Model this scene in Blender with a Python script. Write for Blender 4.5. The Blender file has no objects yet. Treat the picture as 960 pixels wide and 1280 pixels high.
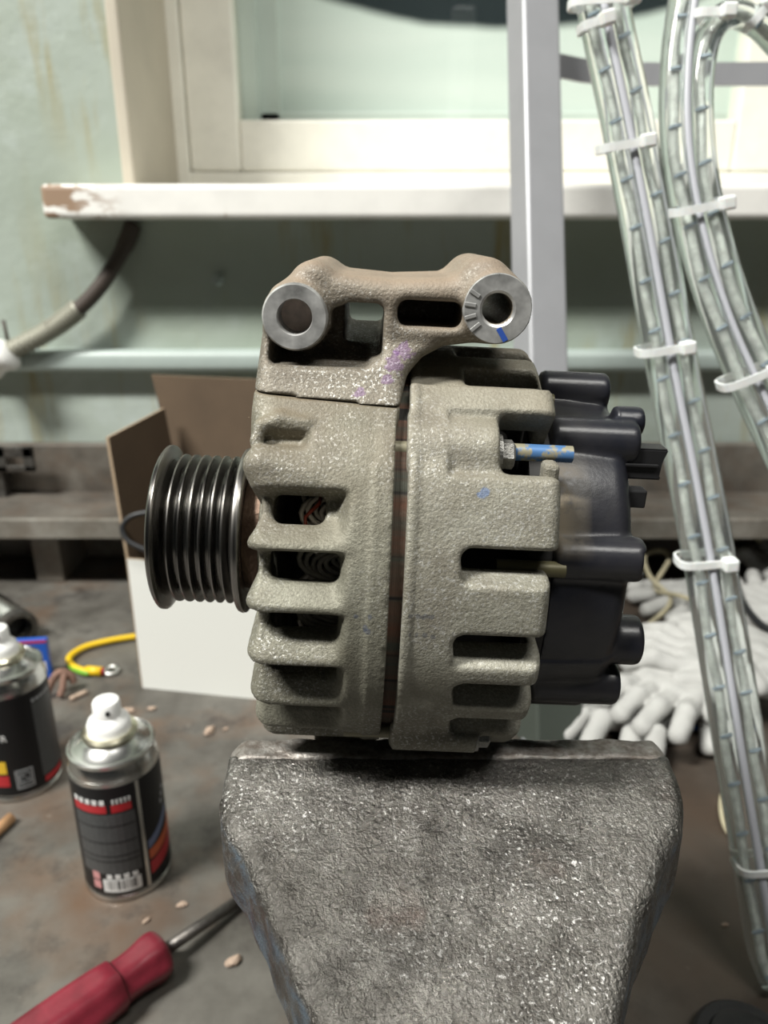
import bpy, bmesh, math, random
import numpy as np
from mathutils import Vector, Matrix
random.seed(7); np.random.seed(7)
sc = bpy.context.scene
COL = sc.collection

# ------------------------------------------------------------------ camera, world, lights, exposure
FPX, PITCH, CAMH = 961.0, math.radians(19.75), 386.0      # focal length in pixels of the 960x1280 frame; millimetres
cp, sp = math.cos(PITCH), math.sin(PITCH)
cam = bpy.data.cameras.new('camera'); camo = bpy.data.objects.new('camera', cam); COL.objects.link(camo)
camo.location = (0, 0, CAMH*.001); camo.rotation_euler = (math.pi/2-PITCH, 0, 0)
cam.sensor_fit = 'HORIZONTAL'; cam.sensor_width = 36; cam.lens = 36*FPX/960
cam.clip_start = .01
cam.dof.use_dof = True; cam.dof.focus_distance = .205; cam.dof.aperture_fstop = 20
sc.camera = camo
w = bpy.data.worlds.new('room_light'); sc.world = w; w.use_nodes = True
w.node_tree.nodes['Background'].inputs[0].default_value = (.93, 1.0, .97, 1)
w.node_tree.nodes['Background'].inputs[1].default_value = .02
def area(name, loc, target, sx, sy, power, col):
    l = bpy.data.lights.new(name, 'AREA'); l.shape = 'RECTANGLE'; l.size = sx; l.size_y = sy; l.energy = power; l.color = col
    o = bpy.data.objects.new(name, l); COL.objects.link(o); o.location = loc
    o.rotation_euler = (Vector(target)-Vector(loc)).to_track_quat('-Z', 'Y').to_euler()
    return o
area('ceiling_tube_or_fill', (-1.7, -.6, 2.8), (-1.7, -.6, 0), 1.25, .3, 205, (1, .985, .93))
area('ceiling_tube_or_fill', (.75, -.75, 2.8), (.75, -.75, 0), 1.25, .3, 42, (1, .985, .93))  # added fill lamp, no known tube here; lightens the shadow on the vise
sc.view_settings.view_transform = 'Standard'; sc.view_settings.look = 'None'
sc.view_settings.exposure = .22; sc.view_settings.gamma = 1; sc.view_settings.use_curve_mapping = False

# ------------------------------------------------------------------ small tools (all lengths in mm, written as metres)
def ray(u, v):
    x = (u-480)/FPX; d = (v-640)/FPX
    return np.array([x, cp-d*sp, -sp-d*cp])
EYE = np.array([0, 0, CAMH])
def at_t(u, v, t): return EYE+ray(u, v)*t
def at_z(u, v, z): r = ray(u, v); return EYE+r*((z-CAMH)/r[2])
def at_y(u, v, y): r = ray(u, v); return EYE+r*(y/r[1])

def link(name, me, mat, parent=None, smooth=False):
    o = bpy.data.objects.new(name, me); COL.objects.link(o)
    if mat: me.materials.append(mat)
    if parent: o.parent = parent
    if smooth: me.polygons.foreach_set('use_smooth', [True]*len(me.polygons))
    return o
def tag(o, label, cat, group=None, kind=None):
    if label: o['label'] = label
    if cat: o['category'] = cat
    if group: o['group'] = group
    if kind: o['kind'] = kind
    return o
def thing(name, label, cat, loc=(0, 0, 0), group=None, rz=0, kind=None):
    o = bpy.data.objects.new(name, None); COL.objects.link(o); o.empty_display_size = .02
    o.location = Vector(loc)*.001; o.rotation_euler = (0, 0, rz)
    return tag(o, label, cat, group, kind)
def pymesh(verts, faces):
    me = bpy.data.meshes.new('m'); me.from_pydata([tuple(float(c)*.001 for c in v) for v in verts], [], faces); me.update(); return me
def from_bm(bm, scale=.001):
    bmesh.ops.recalc_face_normals(bm, faces=bm.faces)
    for v in bm.verts: v.co *= scale
    me = bpy.data.meshes.new('m'); bm.to_mesh(me); bm.free(); return me
def add_box(bm, lo, hi, bevel=0, seg=2, mat=None):
    r = bmesh.ops.create_cube(bm, size=1)
    vs = r['verts']; lo = Vector(lo); hi = Vector(hi)
    for v in vs:
        v.co = Vector(((lo[i]+hi[i])/2+v.co[i]*(hi[i]-lo[i]) for i in range(3)))
        if mat is not None: v.co = mat @ v.co
    if bevel:
        es = list({e for v in vs for e in v.link_edges})
        bmesh.ops.bevel(bm, geom=es, offset=bevel, segments=seg, profile=.5, affect='EDGES')
def box(lo, hi, bevel=0, seg=2, mat=None):
    bm = bmesh.new(); add_box(bm, lo, hi, bevel, seg, mat); return from_bm(bm)
def lathe(prof, n=64, axis='z', cap=True):
    """prof: list of (h, r) along the axis; closed caps when r>0 at the ends"""
    V, F = [], []
    m = len(prof)
    for h, r in prof:
        for k in range(n):
            t = 2*math.pi*k/n
            c, s = r*math.cos(t), r*math.sin(t)
            V.append((c, s, h) if axis == 'z' else ((h, c, s) if axis == 'x' else (s, h, c)))
    for i in range(m-1):
        for k in range(n):
            k2 = (k+1) % n
            F.append((i*n+k, i*n+k2, (i+1)*n+k2, (i+1)*n+k))
    if cap:
        F.append(tuple(range(n))[::-1]); F.append(tuple((m-1)*n+k for k in range(n)))
    me = pymesh(V, F)
    bm = bmesh.new(); bm.from_mesh(me); bmesh.ops.recalc_face_normals(bm, faces=bm.faces)
    for e in bm.edges:
        if len(e.link_faces) == 2 and e.calc_face_angle(0) > math.radians(38): e.smooth = False
    bm.to_mesh(me); bm.free(); return me
def catmull(P, n=8):
    P = [np.array(p, float) for p in P]
    Q = [2*P[0]-P[1]]+P+[2*P[-1]-P[-2]]
    out = []
    for i in range(1, len(Q)-2):
        for k in range(n):
            t = k/n; a, b, c, d = Q[i-1], Q[i], Q[i+1], Q[i+2]
            out.append(.5*((2*b)+(-a+c)*t+(2*a-5*b+4*c-d)*t*t+(-a+3*b-3*c+d)*t**3))
    out.append(P[-1]); return out
def tube_data(P, r, n=10, flat=1.0):
    P = [np.array(p, float) for p in P]; V, F = [], []
    up = None
    for i, p in enumerate(P):
        d = P[min(i+1, len(P)-1)]-P[max(i-1, 0)]; d /= (np.linalg.norm(d)+1e-9)
        if up is None:
            up = np.cross(d, [0, 0, 1]);
            if np.linalg.norm(up) < .1: up = np.cross(d, [0, 1, 0])
        up = up-d*np.dot(up, d); up /= np.linalg.norm(up); s = np.cross(d, up)
        rr = r[i] if hasattr(r, '__len__') else r
        for k in range(n):
            t = 2*math.pi*k/n; V.append(p+rr*(math.cos(t)*up+flat*math.sin(t)*s))
    m = len(P)
    for i in range(m-1):
        for k in range(n):
            k2 = (k+1) % n; F.append((i*n+k, i*n+k2, (i+1)*n+k2, (i+1)*n+k))
    F.append(tuple(range(n))[::-1]); F.append(tuple((m-1)*n+k for k in range(n)))
    return V, F
def tube(P, r, n=10, flat=1.0):
    V, F = tube_data(P, r, n, flat); return pymesh(V, F)
def multi(parts):
    V, F = [], []
    for v, f in parts:
        b = len(V); V += list(v); F += [tuple(i+b for i in q) for q in f]
    return pymesh(V, F)

# ---- signed-distance modelling: field on a grid -> surface nets mesh
def grid(lo, hi, h):
    ax = [np.arange(lo[i], hi[i]+h, h, dtype=np.float32) for i in range(3)]
    return ax, np.meshgrid(*ax, indexing='ij')
def nets(f, lo, h):
    s = f < 0
    nx, ny, nz = f.shape
    tot = np.zeros((nx-1, ny-1, nz-1), np.int8)
    for a in (0, 1):
        for b in (0, 1):
            for c in (0, 1):
                tot += s[a:nx-1+a, b:ny-1+b, c:nz-1+c]
    act = (tot > 0) & (tot < 8)
    idx = np.argwhere(act)
    acc = np.zeros((len(idx), 3)); cnt = np.zeros(len(idx))
    cor = [(a, b, c) for a in (0, 1) for b in (0, 1) for c in (0, 1)]
    val = {c: f[idx[:, 0]+c[0], idx[:, 1]+c[1], idx[:, 2]+c[2]] for c in cor}
    for c in cor:
        for ax in range(3):
            if c[ax]: continue
            d = list(c); d[ax] = 1; d = tuple(d)
            va, vb = val[c], val[d]; m = (va < 0) != (vb < 0)
            t = va[m]/(va[m]-vb[m])
            pos = np.tile(np.array(c, float), (m.sum(), 1)); pos[:, ax] += t
            acc[m] += pos; cnt[m] += 1
    V = (idx+acc/cnt[:, None])*h+np.array(lo)
    vid = np.full(act.shape, -1, np.int64); vid[tuple(idx.T)] = np.arange(len(idx))
    Q = []
    for ax in range(3):
        o = [x for x in range(3) if x != ax]
        sl0 = [slice(None)]*3; sl1 = [slice(None)]*3
        sl0[ax] = slice(0, -1); sl1[ax] = slice(1, None)
        ch = s[tuple(sl0)] != s[tuple(sl1)]
        # interior in the other two axes
        for x in o:
            k = [slice(None)]*3; k[x] = slice(0, 1); ch[tuple(k)] = False
            k[x] = slice(-1, None); ch[tuple(k)] = False
        e = np.argwhere(ch); inside = s[tuple(e.T)]
        d1 = np.zeros(3, int); d1[o[0]] = 1; d2 = np.zeros(3, int); d2[o[1]] = 1
        g = lambda q: vid[q[:, 0], q[:, 1], q[:, 2]]
        q = np.stack([g(e-d1-d2), g(e-d2), g(e), g(e-d1)], 1)
        flip = inside if ax != 1 else ~inside
        q[~flip] = q[~flip][:, ::-1]
        Q.append(q)
    Q = np.concatenate(Q); Q = Q[(Q >= 0).all(1)]
    me = bpy.data.meshes.new('m')
    me.vertices.add(len(V)); me.vertices.foreach_set('co', (V*.001).astype(np.float32).ravel())
    me.loops.add(len(Q)*4); me.loops.foreach_set('vertex_index', Q.astype(np.int32).ravel())
    me.polygons.add(len(Q)); me.polygons.foreach_set('loop_start', np.arange(0, len(Q)*4, 4, dtype=np.int32))
    me.update(calc_edges=True); me.validate()
    me.polygons.foreach_set('use_smooth', [True]*len(me.polygons))
    return me
def sstep(x, a, b):
    t = np.clip((x-a)/(b-a), 0, 1); return t*t*(3-2*t)
def smin(a, b, k): h = np.clip(.5+.5*(b-a)/k, 0, 1); return b+(a-b)*h-k*h*(1-h)
def smax(a, b, k): return -smin(-a, -b, k)
def rcorner(p, q, r):
    P, Q = p+r, q+r; return np.minimum(np.maximum(P, Q), 0)+np.hypot(np.maximum(P, 0), np.maximum(Q, 0))-r
def rbox2(x, y, cx, cy, hx, hy, r):
    return rcorner(np.abs(x-cx)-hx, np.abs(y-cy)-hy, r)
def rbox3(X, Y, Z, c, h, r):
    qx, qy, qz = np.abs(X-c[0])-h[0]+r, np.abs(Y-c[1])-h[1]+r, np.abs(Z-c[2])-h[2]+r
    return np.sqrt(np.maximum(qx, 0)**2+np.maximum(qy, 0)**2+np.maximum(qz, 0)**2)+np.minimum(np.maximum(qx, np.maximum(qy, qz)), 0)-r
def polysdf(x, y, P):
    d = np.full(x.shape, 1e9, np.float32); s = np.ones(x.shape, np.float32); n = len(P)
    for i in range(n):
        x0, y0 = P[i]; x1, y1 = P[i-1]
        ex, ey = x1-x0, y1-y0; wx, wy = x-x0, y-y0
        t = np.clip((wx*ex+wy*ey)/(ex*ex+ey*ey), 0, 1)
        d = np.minimum(d, (wx-ex*t)**2+(wy-ey*t)**2)
        c1 = y >= y0; c2 = y < y1; c3 = ex*wy > ey*wx
        s = np.where((c1 & c2 & c3) | (~c1 & ~c2 & ~c3), -s, s)
    return s*np.sqrt(d)
def capsule(X, Y, Z, a, b, ra, rb):
    a = np.array(a, float); b = np.array(b, float); d = b-a; L = d@d
    t = np.clip(((X-a[0])*d[0]+(Y-a[1])*d[1]+(Z-a[2])*d[2])/L, 0, 1)
    return np.sqrt((X-a[0]-d[0]*t)**2+(Y-a[1]-d[1]*t)**2+(Z-a[2]-d[2]*t)**2)-(ra+(rb-ra)*t)

# ------------------------------------------------------------------ materials
def hexmix(nt, a, b, fac):
    n = nt.nodes.new('ShaderNodeMix'); n.data_type = 'RGBA'
    n.inputs['A'].default_value = (*a, 1) if isinstance(a, tuple) else n.inputs['A'].default_value
    n.inputs['B'].default_value = (*b, 1) if isinstance(b, tuple) else n.inputs['B'].default_value
    if not isinstance(a, tuple): nt.links.new(a, n.inputs['A'])
    if not isinstance(b, tuple): nt.links.new(b, n.inputs['B'])
    if isinstance(fac, (int, float)): n.inputs['Factor'].default_value = fac
    else: nt.links.new(fac, n.inputs['Factor'])
    return n.outputs['Result']
def coords(nt, scale=(1, 1, 1)):
    tc = nt.nodes.new('ShaderNodeTexCoord')
    mp = nt.nodes.new('ShaderNodeMapping'); mp.inputs['Scale'].default_value = scale
    nt.links.new(tc.outputs['Object'], mp.inputs[0]); return mp.outputs[0]
def noise(nt, scale, detail=4, rough=.6, vec=None, lo=None, hi=None, dist=0):
    n = nt.nodes.new('ShaderNodeTexNoise'); n.inputs['Scale'].default_value = scale; n.inputs['Detail'].default_value = detail
    n.inputs['Roughness'].default_value = rough; n.inputs['Distortion'].default_value = dist
    nt.links.new(vec if vec is not None else coords(nt), n.inputs['Vector'])
    if lo is None: return n.outputs['Fac']
    return ramp(nt, n.outputs['Fac'], lo, hi)
def ramp(nt, src, lo, hi):
    r = nt.nodes.new('ShaderNodeMapRange'); r.inputs['From Min'].default_value = lo; r.inputs['From Max'].default_value = hi
    nt.links.new(src, r.inputs['Value']); return r.outputs[0]
def mth(nt, op, a, b=None):
    n = nt.nodes.new('ShaderNodeMath'); n.operation = op
    for i, x in enumerate((a, b)):
        if x is None: continue
        if isinstance(x, (int, float)): n.inputs[i].default_value = x
        else: nt.links.new(x, n.inputs[i])
    return n.outputs[0]
def bump(nt, bs, src, strength, dist, prev=None):
    b = nt.nodes.new('ShaderNodeBump'); b.inputs['Strength'].default_value = strength; b.inputs['Distance'].default_value = dist
    nt.links.new(src, b.inputs['Height'])
    if prev is not None: nt.links.new(prev, b.inputs['Normal'])
    nt.links.new(b.outputs[0], bs.inputs['Normal']); return b.outputs[0]
def newmat(name, base=(.5, .5, .5), rough=.5, metal=0, spec=.5):
    m = bpy.data.materials.new(name); m.use_nodes = True
    bs = m.node_tree.nodes['Principled BSDF']
    bs.inputs['Base Color'].default_value = (*base, 1); bs.inputs['Roughness'].default_value = rough
    bs.inputs['Metallic'].default_value = metal; bs.inputs['Specular IOR Level'].default_value = spec
    return m, m.node_tree, bs
def plain(name, base, rough=.5, metal=0, spec=.5, var=.0, vscale=60, bmp=0, bscale=300):
    m, nt, bs = newmat(name, base, rough, metal, spec)
    if var:
        c = hexmix(nt, tuple(x*(1-var) for x in base), tuple(min(1, x*(1+var)) for x in base), noise(nt, vscale, 4, .6, None, .3, .7))
        nt.links.new(c, bs.inputs['Base Color'])
    if bmp: bump(nt, bs, noise(nt, bscale, 3), bmp, .001)
    return m
M = {}
def cast_metal(name, dark, light, dust, dust_top, marks=()):
    m, nt, bs = newmat(name, light, .5, .25, .5)
    c = hexmix(nt, dark, light, noise(nt, 70, 5, .65, None, .32, .68))
    fine = noise(nt, 1500, 2, .5, None, .35, .7)
    c = hexmix(nt, c, tuple(x*.62 for x in dark), mth(nt, 'MULTIPLY', fine, .5))
    spk = noise(nt, 1250, 3, .6, None, .55, .64)
    big = noise(nt, 32, 3, .5, None, .40, .58)
    spkf = mth(nt, 'MULTIPLY', spk, big)
    c = hexmix(nt, c, (.62, .62, .59), mth(nt, 'MULTIPLY', spkf, .75))
    # brown dust: settled on faces that look up, and a patchy film
    g = nt.nodes.new('ShaderNodeNewGeometry'); sx = nt.nodes.new('ShaderNodeSeparateXYZ'); nt.links.new(g.outputs['Normal'], sx.inputs[0])
    upf = ramp(nt, sx.outputs[2], .45, .95)
    tc = nt.nodes.new('ShaderNodeTexCoord'); so = nt.nodes.new('ShaderNodeSeparateXYZ'); nt.links.new(tc.outputs['Object'], so.inputs[0])
    top = ramp(nt, so.outputs[2], dust_top[0]*.001, dust_top[1]*.001)
    f = mth(nt, 'MULTIPLY', top, mth(nt, 'ADD', mth(nt, 'MULTIPLY', upf, .55), mth(nt, 'MULTIPLY', noise(nt, 45, 4, .6, None, .25, .65), .62)))
    f = mth(nt, 'MINIMUM', f, .97)
    c = hexmix(nt, c, dust, f)
    grime = noise(nt, 30, 5, .7, None, .46, .68)
    c = hexmix(nt, c, (.13, .11, .085), mth(nt, 'MULTIPLY', grime, .55))
    for (p, rad, colr) in marks:
        vm = nt.nodes.new('ShaderNodeVectorMath'); vm.operation = 'DISTANCE'; nt.links.new(tc.outputs['Object'], vm.inputs[0]); vm.inputs[1].default_value = tuple(x*.001 for x in p)
        dd = mth(nt, 'ADD', vm.outputs['Value'], mth(nt, 'MULTIPLY', mth(nt, 'SUBTRACT', noise(nt, 420, 3), .5), rad*.0022))
        mk = nt.nodes.new('ShaderNodeMapRange'); mk.inputs['From Min'].default_value = rad*.00075; mk.inputs['From Max'].default_value = rad*.00055
        nt.links.new(dd, mk.inputs['Value']); c = hexmix(nt, c, colr, mth(nt, 'MULTIPLY', mk.outputs[0], .45))
    nt.links.new(c, bs.inputs['Base Color'])
    nt.links.new(mth(nt, 'SUBTRACT', .58, mth(nt, 'MULTIPLY', spkf, .28)), bs.inputs['Roughness'])
    nt.links.new(mth(nt, 'MULTIPLY', mth(nt, 'SUBTRACT', 1.0, f), .32), bs.inputs['Metallic'])
    p = bump(nt, bs, noise(nt, 1300, 3, .65), .8, .0004)
    bump(nt, bs, noise(nt, 190, 3, .6), .14, .001, p)
    return m
PURPLE = (.17, .07, .24); BLUE = (.06, .16, .40)
M['cast_front'] = cast_metal('cast_aluminium_front', (.155, .148, .112), (.29, .284, .228), (.165, .132, .088), (10, 62), [((-13.5, -35, 54), 1.8, PURPLE)]+[(p, 1.0, (.05, .07, .13)) for p in [(-9.2, -63.2, 0.5), (-8.6, -63.2, -0.5), (-11.5, -63.1, 3.3), (-8.1, -63.1, 3.6)]])
M['cast_bracket'] = cast_metal('cast_aluminium_bracket', (.165, .145, .115), (.28, .255, .205), (.27, .21, .155), (58, 82), [((-4.6, -32, 61), 3.6, PURPLE), ((-2.2, -30.5, 63.8), 3.2, PURPLE), ((-6, -34.5, 57), 2.2, PURPLE), ((-13.5, -37, 54), 2.2, PURPLE)])
M['cast_rear'] = cast_metal('cast_aluminium_rear', (.225, .215, .17), (.385, .375, .315), (.24, .205, .15), (25, 80), [((18, -55, 34), 2.4, BLUE)]+[(p, 1.0, (.05, .06, .09)) for p in [(1.9, -62.9, 4.0), (3.7, -62.9, 4.1), (5.5, -62.9, 3.9), (7.2, -62.9, 3.8), (2.0, -63.0, -1.0), (3.8, -63.0, -1.0), (5.8, -63.0, -1.3), (7.8, -63.0, -1.7)]])

def worn_steel(name, base, hi, rough, metal, brown=.35, sc1=120, paint=None):
    m, nt, bs = newmat(name, base, rough, metal)
    c = hexmix(nt, base, hi, noise(nt, sc1, 5, .7, None, .35, .7))
    if brown: c = hexmix(nt, c, (.14, .095, .065), mth(nt, 'MULTIPLY', noise(nt, 35, 4, .6, None, .45, .7), brown))
    nt.links.new(c, bs.inputs['Base Color'])
    nt.links.new(ramp(nt, noise(nt, sc1*1.4, 4), -.4, 1.6), bs.inputs['Roughness'])
    bs.inputs['Roughness'].default_value = rough
    bump(nt, bs, noise(nt, sc1*3, 4, .65), .5, .0008)
    return m
M['steel_dark'] = worn_steel('dark_worn_steel', (.07, .068, .064), (.17, .165, .155), .4, .8, .3)
def vise_mat():
    m, nt, bs = newmat('hammered_vise_iron', (.2, .2, .19), .35, .85)
    v = coords(nt)
    c = hexmix(nt, (.075, .069, .062), (.23, .22, .202), noise(nt, 55, 6, .7, v, .3, .7))
    spk = noise(nt, 900, 3, .65, v, .57, .66)
    c = hexmix(nt, c, (.72, .71, .69), mth(nt, 'MULTIPLY', mth(nt, 'MULTIPLY', spk, noise(nt, 20, 4, .6, v, .38, .6)), .85))
    c = hexmix(nt, c, (.035, .033, .03), mth(nt, 'MULTIPLY', noise(nt, 26, 6, .72, v, .5, .66), .6))
    gp = nt.nodes.new('ShaderNodeNewGeometry'); c = hexmix(nt, c, (.62, .61, .59), mth(nt, 'MULTIPLY', ramp(nt, gp.outputs['Pointiness'], .53, .58), .7))
    c = hexmix(nt, c, (.17, .085, .06), mth(nt, 'MULTIPLY', noise(nt, 38, 4, .6, v, .60, .76), .2))
    # blue paint left on the flanks (side faces only)
    tc = nt.nodes.new('ShaderNodeTexCoord'); sn = nt.nodes.new('ShaderNodeSeparateXYZ'); nt.links.new(tc.outputs['Normal'], sn.inputs[0])
    side = mth(nt, 'MULTIPLY', ramp(nt, sn.outputs[2], .45, .2), noise(nt, 95, 5, .7, v, .42, .56))
    c = hexmix(nt, c, hexmix(nt, (.02, .027, .035), (.065, .09, .115), noise(nt, 150, 3, .6, v, .4, .6)), mth(nt, 'MULTIPLY', side, .9))
    nt.links.new(c, bs.inputs['Base Color'])
    nt.links.new(mth(nt, 'MULTIPLY', mth(nt, 'SUBTRACT', 1.0, side), .9), bs.inputs['Metallic'])
    nt.links.new(ramp(nt, noise(nt, 160, 4, .6, v), -.1, 1.7), bs.inputs['Roughness'])
    p = bump(nt, bs, noise(nt, 800, 4, .65, v), .9, .001)
    p = bump(nt, bs, noise(nt, 150, 4, .6, v), .22, .0014, p)
    # long scratches
    p = bump(nt, bs, noise(nt, 1, 2, .5, coords(nt, (60, 420, 60)), .64, .70), .2, -.0008, p)
    bump(nt, bs, noise(nt, 1, 2, .5, coords(nt, (420, 50, 60)), .64, .70), .2, -.0008, p)
    return m
M['vise'] = vise_mat()
M['vise_body'] = worn_steel('vise_body_iron', (.06, .058, .054), (.13, .125, .115), .5, .5, .3, 60)
M['jaw_plate'] = worn_steel('jaw_plate_steel', (.16, .135, .115), (.44, .425, .40), .38, .5, .6, 260)
def plastic_black():
    m, nt, bs = newmat('black_plastic', (.013, .014, .019), .36, 0, .5)
    tc = nt.nodes.new('ShaderNodeTexCoord'); so = nt.nodes.new('ShaderNodeSeparateXYZ'); nt.links.new(tc.outputs['Object'], so.inputs[0])
    # dried mud along the inner edge of the front panel
    az = mth(nt, 'MULTIPLY', ramp(nt, so.outputs[0], .0495, .042), mth(nt, 'MULTIPLY', ramp(nt, so.outputs[2], .015, .021), ramp(nt, so.outputs[2], .042, .036)))
    fr = mth(nt, 'MULTIPLY', az, mth(nt, 'MULTIPLY', ramp(nt, so.outputs[1], -.03, -.04), noise(nt, 110, 4, .7, None, .3, .5)))
    film = mth(nt, 'MULTIPLY', noise(nt, 40, 5, .6, None, .4, .75), .16)
    c = hexmix(nt, (.012, .013, .019), (.12, .105, .08), film)
    c = hexmix(nt, c, (.23, .19, .13), mth(nt, 'MULTIPLY', fr, .75))
    nt.links.new(c, bs.inputs['Base Color'])
    nt.links.new(mth(nt, 'ADD', .33, mth(nt, 'MULTIPLY', fr, .4)), bs.inputs['Roughness'])
    bump(nt, bs, noise(nt, 500, 3), .12, .0004)
    return m
M['cover'] = plastic_black()
M['black'] = plain('black_soft_plastic', (.012, .012, .013), .45, bmp=.1)
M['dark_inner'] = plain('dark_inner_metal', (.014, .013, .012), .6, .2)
M['bolt'] = worn_steel('zinc_bolt', (.25, .25, .235), (.5, .5, .48), .4, .75, .25, 200)
def rod():
    m, nt, bs = newmat('painted_stud', (.26, .24, .17), .5, .2)
    tc = nt.nodes.new('ShaderNodeTexCoord'); so = nt.nodes.new('ShaderNodeSeparateXYZ'); nt.links.new(tc.outputs['Object'], so.inputs[0])
    f = mth(nt, 'MULTIPLY', noise(nt, 260, 3, .6, None, .42, .5), ramp(nt, so.outputs[0], .0255, .0265))
    nt.links.new(hexmix(nt, (.27, .25, .175), (.07, .17, .36), f), bs.inputs['Base Color']); return m
M['rod'] = rod()
def lathe_steel(name, base, rough, stripes, metal=1.0):
    m, nt, bs = newmat(name, base, rough, metal)
    vec = coords(nt, stripes)
    n = noise(nt, 1, 3, .6, vec, .3, .7)
    nt.links.new(hexmix(nt, tuple(x*.55 for x in base), tuple(min(1, x*1.25) for x in base), n), bs.inputs['Base Color'])
    nt.links.new(ramp(nt, noise(nt, 90, 4), rough-.9, rough+.9), bs.inputs['Roughness'])
    nt.links.new(mth(nt, 'ADD', rough-.1, mth(nt, 'MULTIPLY', n, .22)), bs.inputs['Roughness'])
    bump(nt, bs, n, .15, .0004); return m
M['pulley'] = lathe_steel('pulley_steel', (.25, .24, .225), .28, (900, 20, 20))
M['groove'] = plain('pulley_groove_dirt', (.035, .03, .026), .5, .6, var=.4, vscale=200)
M['hub'] = worn_steel('rusty_hub', (.10, .062, .045), (.21, .145, .105), .42, .75, .4, 150)
M['machined'] = lathe_steel('machined_aluminium', (.50, .50, .49), .36, (160, 160, 160), .45)
M['bore'] = plain('clay_dust', (.70, .57, .49), .95, var=.18, vscale=300)
def stator_mat():
    m, nt, bs = newmat('stator_laminations', (.15, .08, .05), .7, .3)
    tc = nt.nodes.new('ShaderNodeTexCoord'); so = nt.nodes.new('ShaderNodeSeparateXYZ'); nt.links.new(tc.outputs['Object'], so.inputs[0])
    v = coords(nt, (5, 130, 130))
    n = noise(nt, 1, 4, .6, v, .4, .62)
    c = hexmix(nt, (.13, .06, .036), (.065, .068, .052), n)
    c = hexmix(nt, c, (.02, .018, .016), noise(nt, 1, 2, .5, coords(nt, (8, 240, 240)), .58, .64))
    nt.links.new(c, bs.inputs['Base Color']); bump(nt, bs, noise(nt, 1, 2, .5, coords(nt, (2500, 4, 4))), .5, .0005); return m
M['stator'] = stator_mat()
M['winding'] = plain('winding_wire', (.40, .365, .31), .5, 0, var=.35, vscale=120)
M['red_wire'] = plain('red_enamel_wire', (.35, .06, .03), .4)

# room
def wall_mat():
    m, nt, bs = newmat('pale_green_wall_paint', (.5, .6, .57), .5)
    v = coords(nt)
    c = hexmix(nt, (.315, .365, .30), (.39, .44, .405), noise(nt, 3.2, 4, .6, v, .35, .65))
    # rusty drip marks running down the plaster
    drip = mth(nt, 'MULTIPLY', noise(nt, 1, 4, .65, coords(nt, (26, 1, 3.2)), .52, .66), noise(nt, 3.3, 2, .5, v, .42, .55))
    c = hexmix(nt, c, (.30, .25, .10), mth(nt, 'MULTIPLY', drip, .8))
    c = hexmix(nt, c, (.55, .62, .62), mth(nt, 'MULTIPLY', noise(nt, 9, 5, .7, v, .55, .75), .4))
    nt.links.new(c, bs.inputs['Base Color']); bump(nt, bs, noise(nt, 14, 4), .25, .01); return m
M['wall'] = wall_mat()
def peeling(name, base, under, amount=.66, sc0=9, end=None):
    m, nt, bs = newmat(name, base, .42)
    n = noise(nt, sc0, 5, .6, coords(nt), amount, amount+.015)
    if end is not None:
        tc = nt.nodes.new('ShaderNodeTexCoord'); so = nt.nodes.new('ShaderNodeSeparateXYZ'); nt.links.new(tc.outputs['Object'], so.inputs[0])
        n2 = mth(nt, 'MULTIPLY', ramp(nt, so.outputs[0], end+.04, end-.02), noise(nt, 1, 4, .6, coords(nt, (16, 16, 45)), .50, .53))
        n = mth(nt, 'MAXIMUM', n, n2)
    c = hexmix(nt, tuple(x*.9 for x in base), base, noise(nt, 20, 3, .6, None, .3, .6))
    c = hexmix(nt, c, under, n)
    nt.links.new(c, bs.inputs['Base Color']); bump(nt, bs, n, -.4, .002); return m
M['sill'] = peeling('peeling_white_sill_paint', (.90, .89, .85), (.33, .23, .16), .70, 14, -.30)
M['frame'] = peeling('cream_window_paint', (.88, .86, .77), (.55, .45, .36), .72, 7)
M['reveal'] = plain('beige_reveal_plaster', (.50, .455, .37), .7, var=.06, vscale=12)
M['sash'] = plain('pale_outer_sash_paint', (.70, .74, .70), .5, var=.06, vscale=10)
M['rail'] = peeling('pale_green_rail_paint', (.40, .465, .44), (.25, .25, .2), .67, 11)
def pane_mat():
    # night pane, its lower part brushed with whitewash up to a sagging edge
    m, nt, bs = newmat('whitewashed_pane', (.6, .66, .62), .25)
    tc = nt.nodes.new('ShaderNodeTexCoord'); so = nt.nodes.new('ShaderNodeSeparateXYZ'); nt.links.new(tc.outputs['Object'], so.inputs[0])
    x = mth(nt, 'SUBTRACT', so.outputs[0], .172); x2 = mth(nt, 'MULTIPLY', x, x)
    edge = mth(nt, 'ADD', .648, mth(nt, 'MULTIPLY', x2, .55))
    edge = mth(nt, 'ADD', edge, mth(nt, 'MULTIPLY', mth(nt, 'SUBTRACT', noise(nt, 9, 2), .5), .01))
    d = mth(nt, 'SUBTRACT', so.outputs[2], edge)
    f = ramp(nt, d, -.006, .006)
    wash = hexmix(nt, (.74, .80, .76), (.84, .88, .84), noise(nt, 1, 3, .5, coords(nt, (2.2, 2, 16)), .35, .65))
    nt.links.new(hexmix(nt, wash, (.03, .038, .042), f), bs.inputs['Base Color']); return m
M['pane'] = pane_mat()
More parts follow.
